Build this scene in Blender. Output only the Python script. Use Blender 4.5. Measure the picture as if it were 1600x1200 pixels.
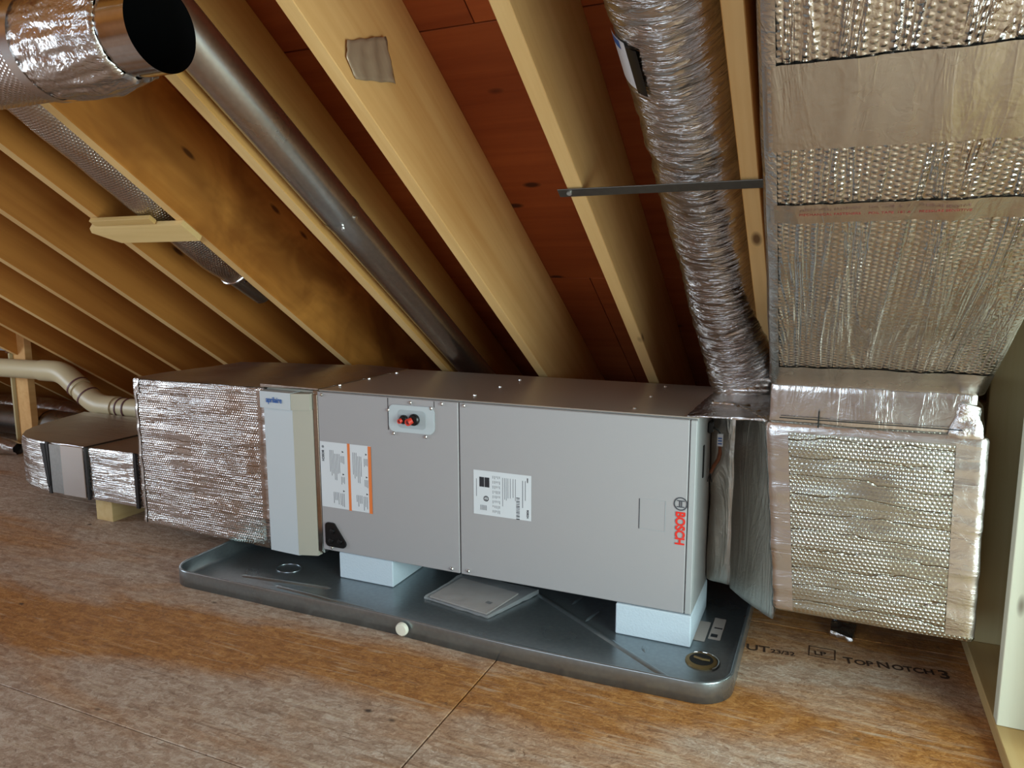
import bpy, math, random
from mathutils import Vector, Matrix, noise
PI = math.pi
random.seed(7)
S = bpy.context.scene
C = S.collection
for o in list(bpy.data.objects): bpy.data.objects.remove(o)

# ------------------------------------------------------------------ camera
F_PX = 1147.8
YAW, PITCH, ROLL = .4134, -.1473, -.0018
CAM = Vector((1.6931, -2.1221, 1.1129))
fw = Vector((-math.sin(YAW)*math.cos(PITCH), math.cos(YAW)*math.cos(PITCH), math.sin(PITCH)))
r0 = Vector((math.cos(YAW), math.sin(YAW), 0)); u0 = r0.cross(fw)
rt = math.cos(ROLL)*r0 + math.sin(ROLL)*u0; up = -math.sin(ROLL)*r0 + math.cos(ROLL)*u0
cd = bpy.data.cameras.new('camera'); cam = bpy.data.objects.new('camera', cd); C.objects.link(cam)
cd.sensor_width = 36; cd.lens = F_PX/1600*36; cd.clip_start = .02
M = Matrix((rt, up, -fw)).transposed().to_4x4(); M.translation = CAM
cam.matrix_world = M; S.camera = cam

# ------------------------------------------------------------------ light
w = bpy.data.worlds.new('world'); S.world = w; w.use_nodes = True
w.node_tree.nodes['Background'].inputs[0].default_value = (.62, .82, 1, 1)
w.node_tree.nodes['Background'].inputs[1].default_value = .8
def area(name, loc, tgt, sx, sy, power, col):
    d = bpy.data.lights.new(name, 'AREA'); d.shape = 'RECTANGLE'; d.size = sx; d.size_y = sy
    d.energy = power; d.color = col
    o = bpy.data.objects.new(name, d); C.objects.link(o); o.location = loc
    o.rotation_euler = (Vector(tgt)-Vector(loc)).to_track_quat('-Z', 'Z').to_euler()
    return o
area('daylight_back_window', (.2, -4.55, 1.35), (.2, 0, 1.35), 2.3, 1.0, 52, (.68, .84, 1))
area('daylight_right_window', (2.98, -1.45, .85), (0, -1.45, .85), 1.5, 1.5, 78, (.78, 1.0, .97))
area('daylight_left_window', (-4.9, -2.2, 1.3), (0, -2.2, 1.3), 1.5, 1.4, 105, (.74, .88, 1))
S.view_settings.view_transform = 'Standard'; S.view_settings.look = 'None'
S.view_settings.exposure = 0.0; S.view_settings.gamma = 1; S.view_settings.use_curve_mapping = False

# ------------------------------------------------------------------ materials
def lin(c):
    return tuple((x/255/12.92 if x/255 <= .04045 else ((x/255+.055)/1.055)**2.4) for x in c) + (1,)
class NT:
    def __init__(s, name):
        s.m = bpy.data.materials.new(name); s.m.use_nodes = True; s.t = s.m.node_tree
        s.b = s.t.nodes['Principled BSDF']
    def n(s, typ, **kw):
        k = s.t.nodes.new(typ)
        for a, v in kw.items():
            if a.startswith('i_'):
                key = a[2:]; key = int(key) if key.isdigit() else key.replace('_', ' ')
                s.set(k.inputs[key], v)
            else: setattr(k, a, v)
        return k
    def set(s, inp, v):
        if isinstance(v, bpy.types.NodeSocket): s.t.links.new(v, inp)
        else: inp.default_value = v
    def P(s, key, v): s.set(s.b.inputs[key], v)
    def math(s, op, a, b=0.0, c=None, clamp=False):
        k = s.t.nodes.new('ShaderNodeMath'); k.operation = op; k.use_clamp = clamp
        s.set(k.inputs[0], a); s.set(k.inputs[1], b)
        if c is not None: s.set(k.inputs[2], c)
        return k.outputs[0]
    def coord(s, kind, scale=(1, 1, 1), off=None, rot=(0, 0, 0)):
        tc = s.t.nodes.new('ShaderNodeTexCoord'); v = tc.outputs[kind]
        if off is not None:
            k = s.t.nodes.new('ShaderNodeVectorMath'); k.operation = 'ADD'; s.set(k.inputs[0], v); s.set(k.inputs[1], off); v = k.outputs[0]
        mp = s.t.nodes.new('ShaderNodeMapping'); mp.inputs['Scale'].default_value = scale; mp.inputs['Rotation'].default_value = rot
        s.t.links.new(v, mp.inputs['Vector']); return mp.outputs[0]
    def noise(s, vec, scale=1, detail=3, rough=.5, dist=0):
        k = s.n('ShaderNodeTexNoise'); s.set(k.inputs['Vector'], vec); k.inputs['Scale'].default_value = scale
        k.inputs['Detail'].default_value = detail; k.inputs['Roughness'].default_value = rough; k.inputs['Distortion'].default_value = dist
        return k.outputs[0]
    def ramp(s, fac, stops):
        k = s.t.nodes.new('ShaderNodeValToRGB'); s.set(k.inputs[0], fac); e = k.color_ramp.elements
        e[0].position, e[0].color = stops[0]; e[1].position, e[1].color = stops[-1]
        for p, c in stops[1:-1]:
            q = e.new(p); q.color = c
        return k.outputs[0]
    def mix(s, fac, a, b, blend='MIX'):
        k = s.t.nodes.new('ShaderNodeMix'); k.data_type = 'RGBA'; k.blend_type = blend
        s.set(k.inputs[0], fac); s.set(k.inputs[6], a); s.set(k.inputs[7], b); return k.outputs[2]
    def bump(s, h, dist=.002, strength=1, prev=None):
        k = s.t.nodes.new('ShaderNodeBump'); k.inputs['Distance'].default_value = dist; k.inputs['Strength'].default_value = strength
        s.set(k.inputs['Height'], h)
        if prev is not None: s.set(k.inputs['Normal'], prev)
        return k.outputs[0]
W1 = (1, 1, 1, 1); K0 = (0, 0, 0, 1)
def rnd_off(n):
    oi = n.t.nodes.new('ShaderNodeObjectInfo'); r = n.math('MULTIPLY', oi.outputs['Random'], 37.0)
    c = n.t.nodes.new('ShaderNodeCombineXYZ')
    for i in range(3): n.set(c.inputs[i], r)
    return c.outputs[0], oi.outputs['Random']

def plain(name, col, rough=.5, metal=0, spec=.5, bumpy=None, **kw):
    n = NT(name); n.P('Base Color', lin(col)); n.P('Roughness', rough); n.P('Metallic', metal); n.P('Specular IOR Level', spec)
    if bumpy:
        v = n.coord('Object'); h = n.noise(v, bumpy[0], 4); n.P('Normal', n.bump(h, bumpy[1]))
    for k, v in kw.items(): n.P(k.replace('_', ' '), v)
    return n.m

def wood(name, c1, c2, knot=(70, 35, 10), cloud=0.0, knots=True, axis='Y', rough=.62, grain=1.0):
    n = NT(name); off, rnd = rnd_off(n)
    sc = {'Y': (22, .9, 22), 'X': (.9, 22, 22), 'Z': (22, 22, .9)}[axis]
    ks = {'Y': (6, 2.6, 8), 'X': (2.6, 6, 8), 'Z': (8, 6, 2.6)}[axis]
    g = n.noise(n.coord('Object', sc, off), 1, 5, .6, .4)
    big = n.noise(n.coord('Object', tuple(x*.09 if x > 2 else x*.8 for x in sc), off), 1, 3, .5, .6)
    f = n.math('ADD', n.math('MULTIPLY', g, .55*grain), n.math('MULTIPLY', big, .75))
    col = n.ramp(f, [(.35, lin(c2)), (.85, lin(c1))])
    if cloud:
        cl = n.noise(n.coord('Object', (3, 3.2, 4.5), off), 1, 3, .55, .8)
        col = n.mix(n.math('MULTIPLY', n.ramp(cl, [(.38, W1), (.62, K0)]), cloud), col, lin((112, 60, 18)))
    if knots:
        vo = n.n('ShaderNodeTexVoronoi'); n.set(vo.inputs['Vector'], n.coord('Object', ks, off)); vo.inputs['Scale'].default_value = 1
        kk = n.ramp(vo.outputs['Distance'], [(.05, W1), (.10, K0)])
        gate = n.math('GREATER_THAN', n.n('ShaderNodeSeparateColor', i_0=vo.outputs['Color']).outputs[0], .3)
        col = n.mix(n.math('MULTIPLY', n.math('MULTIPLY', kk, gate), .85), col, lin(knot))
    hs = n.n('ShaderNodeHueSaturation'); n.set(hs.inputs['Color'], col); n.set(hs.inputs['Value'], n.math('MULTIPLY_ADD', rnd, .16, .92))
    n.P('Base Color', hs.outputs[0]); n.P('Roughness', rough); n.P('Specular IOR Level', .3)
    n.P('Normal', n.bump(g, .0012, .5)); return n.m

def foil(name, bubble=.0105, bub_amt=1.0, streak=(2.2, 34), streak_amt=1.0, rough=.2, tint=(208, 204, 200), crease=.6, wdist=.0034, pleat=0):
    """aluminium facing over bubble wrap: uv are metres on the surface; hexagonal bubbles + long creases along u"""
    n = NT(name); n.P('Metallic', 1.0); n.P('Base Color', lin(tint))
    uv = n.coord('UV'); sep = n.n('ShaderNodeSeparateXYZ', i_0=uv); u, v = sep.outputs[0], sep.outputs[1]
    nor = None
    wr = n.noise(n.coord('UV', (streak[0], streak[1], 1)), 1, 4, .62, .9)
    if streak_amt:
        ridge = n.math('ABSOLUTE', n.math('SUBTRACT', wr, .5))
        ridge = n.math('POWER', n.math('SUBTRACT', 1.0, n.math('MULTIPLY', ridge, 5.0), clamp=True), 3.0)
        nor = n.bump(n.math('ADD', n.math('MULTIPLY', wr, .9), n.math('MULTIPLY', ridge, .35)), wdist*streak_amt, 1)
    if pleat:
        pw = n.noise(n.coord('UV', (3.5, 9, 1)), 1, 4, .6, .5)
        fr = n.math('FRACT', n.math('MULTIPLY_ADD', v, 1/pleat, n.math('MULTIPLY', pw, 1.6)))
        dl = n.math('ABSOLUTE', n.math('SUBTRACT', fr, .5))
        ln_ = n.math('SUBTRACT', 1.0, n.math('MULTIPLY', dl, 16.0), clamp=True)
        nor = n.bump(n.math('MULTIPLY', n.math('POWER', ln_, 2.0), -1.0), .0022, 1, nor)
    if crease:
        c = n.noise(n.coord('UV', (26, 26, 1)), 1, 5, .65, 1.4)
        nor = n.bump(c, .0032*crease, 1, nor)
    if bub_amt:
        k = 2*PI/(bubble*.866)
        wn = n.noise(n.coord('UV', (11, 11, 1)), 1, 2)
        u = n.math('MULTIPLY_ADD', wn, bubble*1.6, u)
        def wave(a):
            return n.math('COSINE', n.math('ADD', n.math('MULTIPLY', u, k*math.cos(a)), n.math('MULTIPLY', v, k*math.sin(a))))
        h = n.math('ADD', n.math('ADD', wave(PI/2), wave(PI/2+2*PI/3)), wave(PI/2+4*PI/3))
        am = n.noise(n.coord('UV', (4.5, 4.5, 1)), 1, 3)
        h = n.math('MAXIMUM', h, -.6)
        h = n.math('MULTIPLY', h, n.math('MULTIPLY_ADD', am, 2.6, -.75, clamp=True))
        nor = n.bump(h, .00034*bub_amt*bubble/.0105, 1, nor)
    n.P('Normal', nor); n.P('Roughness', n.math('MULTIPLY_ADD', n.noise(n.coord('UV', (9, 9, 1)), 1, 3), .16, rough-.06))
    return n.m

MT = {}
MT['foil_plenum'] = foil('foil_bubble_plenum', .0105, 2.0, (1.6, 20), .75, .16, crease=.3, pleat=.03)
MT['foil_drop'] = foil('foil_bubble_drop', .0112, 1.5, (1.5, 12), .5, .25, crease=.2, tint=(180, 180, 170), pleat=.05)
MT['foil_big'] = foil('foil_bubble_big', .0135, 1.3, (1.4, 15), 2.0, .17, crease=.6)
MT['foil_duct'] = foil('foil_bubble_duct', .0105, 1.2, (2, 36), 1.2, .18)
MT['foil_pipe'] = foil('foil_bubble_pipe', .0105, 1.5, (3, 8), .3, .2, crease=.2)
MT['foil_flex'] = foil('foil_flex', .01, 0, (6, 60), .8, .2, crease=.25, tint=(205, 200, 195), wdist=.006)
MT['foil_tape'] = foil('foil_tape', .01, 0, (3, 14), .35, .24, crease=.25, tint=(200, 195, 190))
MT['foil_crumple'] = foil('foil_crumple', .01, .3, (10, 10), .9, .22, crease=1.0)
MT['foil_dull'] = foil('foil_dull', .01, 0, (2, 9), .8, .34, crease=.5, tint=(192, 184, 174))

def galv(name, col=(170, 172, 170), rough=.3, sp=1.0):
    n = NT(name); n.P('Metallic', 1.0)
    a = n.noise(n.coord('Object', (5, 5, 5)), 1, 4); vo = n.n('ShaderNodeTexVoronoi'); n.set(vo.inputs['Vector'], n.coord('Object', (70, 70, 70))); vo.inputs['Scale'].default_value = 1
    n.P('Base Color', n.mix(n.math('MULTIPLY', vo.outputs['Distance'], .35), lin(col), lin(tuple(x*.8 for x in col))))
    n.P('Roughness', n.math('MULTIPLY_ADD', a, .2*sp, rough-.1)); n.P('Normal', n.bump(a, .002*sp, .5)); return n.m
MT['galv'] = galv('galvanised_steel')
MT['galv_pan'] = galv('galvanised_pan', (152, 160, 164), .3); MT['galv_pan'].node_tree.nodes['Principled BSDF'].inputs['Metallic'].default_value = .85
MT['galv_top'] = plain('galvanised_cabinet_top', (176, 162, 150), .3, .22)
MT['galv_bright'] = galv('bright_duct_metal', (205, 203, 200), .2, .5)
MT['galv_pipe'] = galv('galvanised_pipe', (206, 204, 200), .34, .5)
MT['galv_dull'] = galv('dull_strap_metal', (120, 118, 112), .45)
MT['paint'] = plain('grey_cabinet_paint', (163, 159, 160), .42, spec=.5, bumpy=(300, .00015))
MT['paint_edge'] = plain('grey_edge_paint', (165, 166, 166), .45)
MT['white_plastic'] = plain('white_filter_door', (196, 202, 206), .38)
MT['offwhite'] = plain('beige_filter_frame', (176, 170, 156), .45)
MT['dark_gap'] = plain('dark_gap', (14, 13, 12), .9)
MT['black'] = plain('black_plastic', (14, 14, 15), .35)
MT['matt_black'] = plain('dark_duct_interior', (9, 9, 9), .95, spec=.1)
MT['red'] = plain('red_plug', (215, 60, 40), .45)
MT['dark_red'] = plain('red_plug_hole', (110, 12, 10), .6)
MT['logo_red'] = plain('red_print', (222, 44, 30), .5)
MT['logo_grey'] = plain('grey_print', (62, 66, 72), .5)
MT['blue_print'] = plain('blue_print', (40, 90, 160), .5)
MT['paper'] = plain('white_label_paper', (212, 214, 218), .55)
MT['orange'] = plain('orange_print', (226, 120, 58), .5)
MT['ink'] = plain('faint_ink', (120, 122, 128), .6)
MT['ink_dark'] = plain('dark_ink', (36, 36, 42), .6)
MT['screw'] = plain('zinc_screw', (225, 225, 222), .28, 1.0)
MT['clear_plate'] = plain('pale_plastic_plate', (188, 196, 200), .18)
MT['recess'] = plain('recessed_grey', (168, 176, 180), .25)
MT['pvc'] = plain('white_pvc', (205, 190, 152), .4)
MT['pvc_band'] = plain('purple_primer', (104, 66, 70), .5)
MT['foam'] = plain('white_foam', (196, 208, 218), .8, spec=.2, bumpy=(160, .0012))
MT['cord'] = plain('brown_wire', (110, 58, 24), .5)
MT['plug'] = plain('white_plug', (222, 218, 202), .4)
MT['stamp'] = plain('stamp_ink', (58, 38, 26), .7)
MT['rust'] = plain('brass_fitting', (124, 104, 66), .5, .6)
MT['tape_brown'] = plain('brown_tape', (168, 146, 122), .32, .3)
MT['plastic_bag'] = plain('clear_bag', (205, 205, 208), .15, Alpha=.32)
MT['manual'] = plain('manual_paper', (176, 166, 160), .5)
MT['pine'] = wood('pine_rafter', (214, 166, 98), (176, 118, 54))
MT['pine_pale'] = wood('pine_rafter_pale', (226, 184, 124), (192, 138, 76))
MT['pine_gold'] = wood('pine_rafter_gold', (196, 132, 60), (160, 96, 36))
MT['pine_cloud'] = wood('cloudy_rafter', (206, 142, 66), (168, 104, 38), cloud=.6)
MT['pine_lit_edge'] = wood('pine_rafter_lit_edge', (232, 196, 136), (204, 156, 92))  # paler rafter underside: light from the floor painted into the wood colour
MT['lumber_x'] = wood('pine_board_x', (236, 204, 142), (206, 166, 98), axis='X')
MT['lumber_y'] = wood('pine_board_y', (214, 190, 140), (186, 150, 92), axis='Y', knots=False)
MT['lumber_z'] = wood('pine_stud_z', (202, 190, 150), (176, 158, 108), axis='Z')
MT['stud_white'] = wood('weathered_stud', (222, 224, 208), (196, 196, 172), axis='Z', grain=.6)
MT['ply_red'] = wood('roof_plywood', (172, 88, 40), (124, 50, 18), knot=(40, 14, 6), axis='X', rough=.7)
MT['ply_wall'] = wood('wall_plywood', (172, 156, 104), (140, 120, 70), axis='Z')
MT['ply_gable'] = wood('gable_plywood', (176, 118, 56), (142, 82, 30), axis='X')

def osb():
    n = NT('dusty_osb'); off, rnd = rnd_off(n)
    warp = n.noise(n.coord('Object'), 5, 3)
    cols = []
    for rz, sc in ((.35, (26, 90, 1)), (-.5, (30, 110, 1)), (1.3, (34, 80, 1))):
        vo = n.n('ShaderNodeTexVoronoi')
        vec = n.coord('Object', sc, off, (0, 0, rz))
        k = n.t.nodes.new('ShaderNodeVectorMath'); k.operation = 'ADD'; n.set(k.inputs[0], vec); n.set(k.inputs[1], warp)
        n.set(vo.inputs['Vector'], k.outputs[0]); vo.inputs['Scale'].default_value = 1
        cols.append((n.n('ShaderNodeSeparateColor', i_0=vo.outputs['Color']).outputs[0], vo.outputs['Distance']))
    m1 = n.math('GREATER_THAN', n.noise(n.coord('Object', (14, 14, 1)), 1, 3), .5)
    m2 = n.math('GREATER_THAN', n.noise(n.coord('Object', (19, 15, 2), (3, 3, 3)), 1, 3), .54)
    def pick(i):
        k = n.t.nodes.new('ShaderNodeMix'); n.set(k.inputs[0], m1); n.set(k.inputs[2], cols[0][i]); n.set(k.inputs[3], cols[1][i])
        q = n.t.nodes.new('ShaderNodeMix'); n.set(q.inputs[0], m2); n.set(q.inputs[2], k.outputs[0]); n.set(q.inputs[3], cols[2][i]); return q.outputs[0]
    chip, dist = pick(0), pick(1)
    fine = n.noise(n.coord('Object', (120, 120, 10)), 1, 4, .7)
    mid_ = n.noise(n.coord('Object', (16, 22, 3)), 1, 5, .7, 1.2)
    f = n.math('ADD', n.math('ADD', n.math('MULTIPLY', chip, .14), n.math('MULTIPLY', mid_, .48)), n.math('MULTIPLY', fine, .40))
    bare = n.ramp(f, [(.32, lin((122, 72, 30))), (.5, lin((164, 108, 52))), (.68, lin((196, 142, 82)))])
    dust = n.ramp(f, [(.32, lin((134, 104, 84))), (.5, lin((174, 147, 126))), (.68, lin((206, 188, 172)))])
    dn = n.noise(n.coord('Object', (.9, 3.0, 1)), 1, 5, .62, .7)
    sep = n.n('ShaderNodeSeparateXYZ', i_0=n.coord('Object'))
    # soft shadow band in front of the pan, painted in by thinning the dust
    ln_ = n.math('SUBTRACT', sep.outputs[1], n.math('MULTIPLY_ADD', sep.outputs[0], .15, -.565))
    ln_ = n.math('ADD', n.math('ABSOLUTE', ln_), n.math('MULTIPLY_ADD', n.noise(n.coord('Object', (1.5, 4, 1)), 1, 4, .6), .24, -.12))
    shade_bare = n.n('ShaderNodeMapRange', i_0=ln_, i_1=.05, i_2=.20, i_3=.30, i_4=0.0).outputs[0]
    shade_bare = n.math('MULTIPLY', shade_bare, n.n('ShaderNodeMapRange', i_0=sep.outputs[0], i_1=.5, i_2=1.5, i_3=1.0, i_4=.35).outputs[0])
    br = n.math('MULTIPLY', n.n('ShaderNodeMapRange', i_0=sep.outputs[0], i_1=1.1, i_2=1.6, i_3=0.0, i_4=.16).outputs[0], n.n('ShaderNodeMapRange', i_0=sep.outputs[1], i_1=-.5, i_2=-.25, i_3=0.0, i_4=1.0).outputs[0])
    shade_bare = n.math('ADD', shade_bare, br)
    col = n.mix(n.ramp(n.math('SUBTRACT', n.math('ADD', dn, .06), shade_bare), [(.36, K0), (.58, W1)]), bare, dust)
    for rz, scl, wt, cc in ((.5, (3, 60, 1), .5, (206, 182, 156)), (-.9, (4, 70, 1), .45, (98, 66, 42)), (1.9, (3.5, 64, 1), .35, (210, 190, 165))):
        st_ = n.noise(n.coord('Object', scl, (7*rz, 3, 1), (0, 0, rz)), 1, 4, .6, .8)
        msk = n.noise(n.coord('Object', (5, 6, 1), (9*rz, 1, 1)), 1, 2)
        col = n.mix(n.math('MULTIPLY', n.math('MULTIPLY', n.ramp(st_, [(.57, K0), (.64, W1)]), n.ramp(msk, [(.42, K0), (.6, W1)])), wt), col, lin(cc))
    edge = n.noise(n.coord('Object', (34, 40, 1)), 1, 5, .75, 1.5)
    col = n.mix(n.ramp(edge, [(.30, (.75, .75, .75, 1)), (.40, K0)]), col, lin((92, 54, 28)))
    sp = n.n('ShaderNodeTexVoronoi'); n.set(sp.inputs['Vector'], n.coord('Object', (4.5, 7, 1))); sp.inputs['Scale'].default_value = 1
    col = n.mix(n.ramp(sp.outputs['Distance'], [(.03, (.9, .9, .9, 1)), (.07, K0)]), col, lin((52, 32, 18)))
    n.P('Base Color', col); n.P('Roughness', n.math('MULTIPLY_ADD', fine, .3, .42)); n.P('Specular IOR Level', .45)
    n.P('Normal', n.bump(n.math('ADD', n.math('MULTIPLY', chip, .25), n.math('ADD', n.math('MULTIPLY', mid_, 1.2), n.math('ADD', fine, n.math('MULTIPLY', edge, .8)))), .003, .8)); return n.m
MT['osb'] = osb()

# ------------------------------------------------------------------ object helpers
def link(name, verts, faces, mat, parent=None, uvs=None, smooth=False, loc=None, rot=None):
    me = bpy.data.meshes.new(name); me.from_pydata([tuple(v) for v in verts], [], faces)
    if uvs is not None:
        l = me.uv_layers.new(name='UVMap'); i = 0
        for fc in uvs:
            for q in fc: l.data[i].uv = q; i += 1
    if isinstance(mat, (list, tuple)):
        for m in mat: me.materials.append(MT[m])
    else: me.materials.append(MT[mat])
    if smooth: me.polygons.foreach_set('use_smooth', [True]*len(me.polygons))
    me.update()
    o = bpy.data.objects.new(name, me); C.objects.link(o)
    if parent is not None: o.parent = parent
    if loc is not None: o.location = loc
    if rot is not None: o.rotation_euler = rot
    return o
def tag(o, label=None, cat=None, group=None, kind=None):
    if label: o['label'] = label
    if cat: o['category'] = cat
    if group: o['group'] = group
    if kind: o['kind'] = kind
    return o
def empty(name, loc=(0, 0, 0), **kw):
    o = bpy.data.objects.new(name, None); C.objects.link(o); o.location = loc; o.empty_display_size = .1
    return tag(o, **kw)
class MB:
    """collects shapes into one mesh"""
    def __init__(s): s.v = []; s.f = []
    def box(s, x0, x1, y0, y1, z0, z1, b=0.0):
        c = [(x0+x1)/2, (y0+y1)/2, (z0+z1)/2]; h = [abs(x1-x0)/2, abs(y1-y0)/2, abs(z1-z0)/2]
        b = min(b, min(h)*.9); i0 = len(s.v)
        if b <= 0:
            for sx in (-1, 1):
                for sy in (-1, 1):
                    for sz in (-1, 1): s.v.append((c[0]+sx*h[0], c[1]+sy*h[1], c[2]+sz*h[2]))
            for f in ((0, 1, 3, 2), (4, 6, 7, 5), (0, 4, 5, 1), (2, 3, 7, 6), (0, 2, 6, 4), (1, 5, 7, 3)): s.f.append(tuple(i0+k for k in f))
            return s
        idx = {}
        for sx in (-1, 1):
            for sy in (-1, 1):
                for sz in (-1, 1):
                    for a in range(3):
                        p = [sx*(h[0]-b), sy*(h[1]-b), sz*(h[2]-b)]; p[a] += (sx, sy, sz)[a]*b
                        idx[(sx, sy, sz, a)] = len(s.v); s.v.append((c[0]+p[0], c[1]+p[1], c[2]+p[2]))
        def add(ks):
            q = [idx[k] for k in ks]; P = [Vector(s.v[k]) for k in q]; n = (P[1]-P[0]).cross(P[2]-P[0]); m = sum(P, Vector())/len(P)-Vector(c)
            s.f.append(tuple(q if n.dot(m) > 0 else q[::-1]))
        for a in range(3):
            o1, o2 = [k for k in range(3) if k != a]
            for sg in (-1, 1):
                ks = []
                for p, q in ((-1, -1), (1, -1), (1, 1), (-1, 1)):
                    t = [0, 0, 0]; t[a] = sg; t[o1] = p; t[o2] = q; ks.append(tuple(t)+(a,))
                add(ks)
            for p in (-1, 1):
                for q in (-1, 1):
                    t1 = [0, 0, 0]; t1[o1] = p; t1[o2] = q; A = list(t1); B = list(t1); A[a] = -1; B[a] = 1
                    add([tuple(A)+(o1,), tuple(B)+(o1,), tuple(B)+(o2,), tuple(A)+(o2,)])
        for sx in (-1, 1):
            for sy in (-1, 1):
                for sz in (-1, 1): add([(sx, sy, sz, k) for k in range(3)])
        return s
    def prism(s, pts, z0, z1, axis='z'):
        """polygon pts (ccw) extruded along axis"""
        i0 = len(s.v); n = len(pts)
        for z in (z0, z1):
            for a, b in pts: s.v.append({'z': (a, b, z), 'y': (a, z, b), 'x': (z, a, b)}[axis])
        s.f.append(tuple(i0+k for k in range(n-1, -1, -1))); s.f.append(tuple(i0+n+k for k in range(n)))
        for k in range(n): s.f.append((i0+k, i0+(k+1) % n, i0+n+(k+1) % n, i0+n+k))
        return s
    def tube(s, path, r, n=16, cap=True, rad=None):
        path = [Vector(p) for p in path]; i0 = len(s.v); m = len(path)
        T = [(path[min(i+1, m-1)]-path[max(i-1, 0)]).normalized() for i in range(m)]
        a = Vector((0, 0, 1)) if abs(T[0].z) < .9 else Vector((1, 0, 0)); U = T[0].cross(a).normalized()
        for i in range(m):
            U = (U-T[i]*U.dot(T[i])).normalized(); V = T[i].cross(U); rr = rad[i] if rad else r
            for k in range(n):
                t = 2*PI*k/n; s.v.append(tuple(path[i]+(U*math.cos(t)+V*math.sin(t))*rr))
        for i in range(m-1):
            for k in range(n):
                s.f.append((i0+i*n+k, i0+i*n+(k+1) % n, i0+(i+1)*n+(k+1) % n, i0+(i+1)*n+k))
        if cap:
            s.f.append(tuple(i0+k for k in range(n-1, -1, -1))); s.f.append(tuple(i0+(m-1)*n+k for k in range(n)))
        return s
    def build(s, name, mat, parent=None, smooth=False, **kw):
        o = link(name, s.v, s.f, mat, parent, smooth=smooth, **kw)
        if smooth:
            o.data.shade_smooth() if hasattr(o.data, 'shade_smooth') else None
            md = o.modifiers.new('auto', 'EDGE_SPLIT'); md.split_angle = math.radians(35)
        return o

def arc(cx, cy, r, a0, a1, n=8):
    return [(cx+r*math.cos(math.radians(a0+(a1-a0)*k/n)), cy+r*math.sin(math.radians(a0+(a1-a0)*k/n))) for k in range(n+1)]
def rrect(x0, x1, y0, y1, r, n=6):
    return arc(x1-r, y0+r, r, -90, 0, n)+arc(x1-r, y1-r, r, 0, 90, n)+arc(x0+r, y1-r, r, 90, 180, n)+arc(x0+r, y0+r, r, 180, 270, n)

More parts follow.
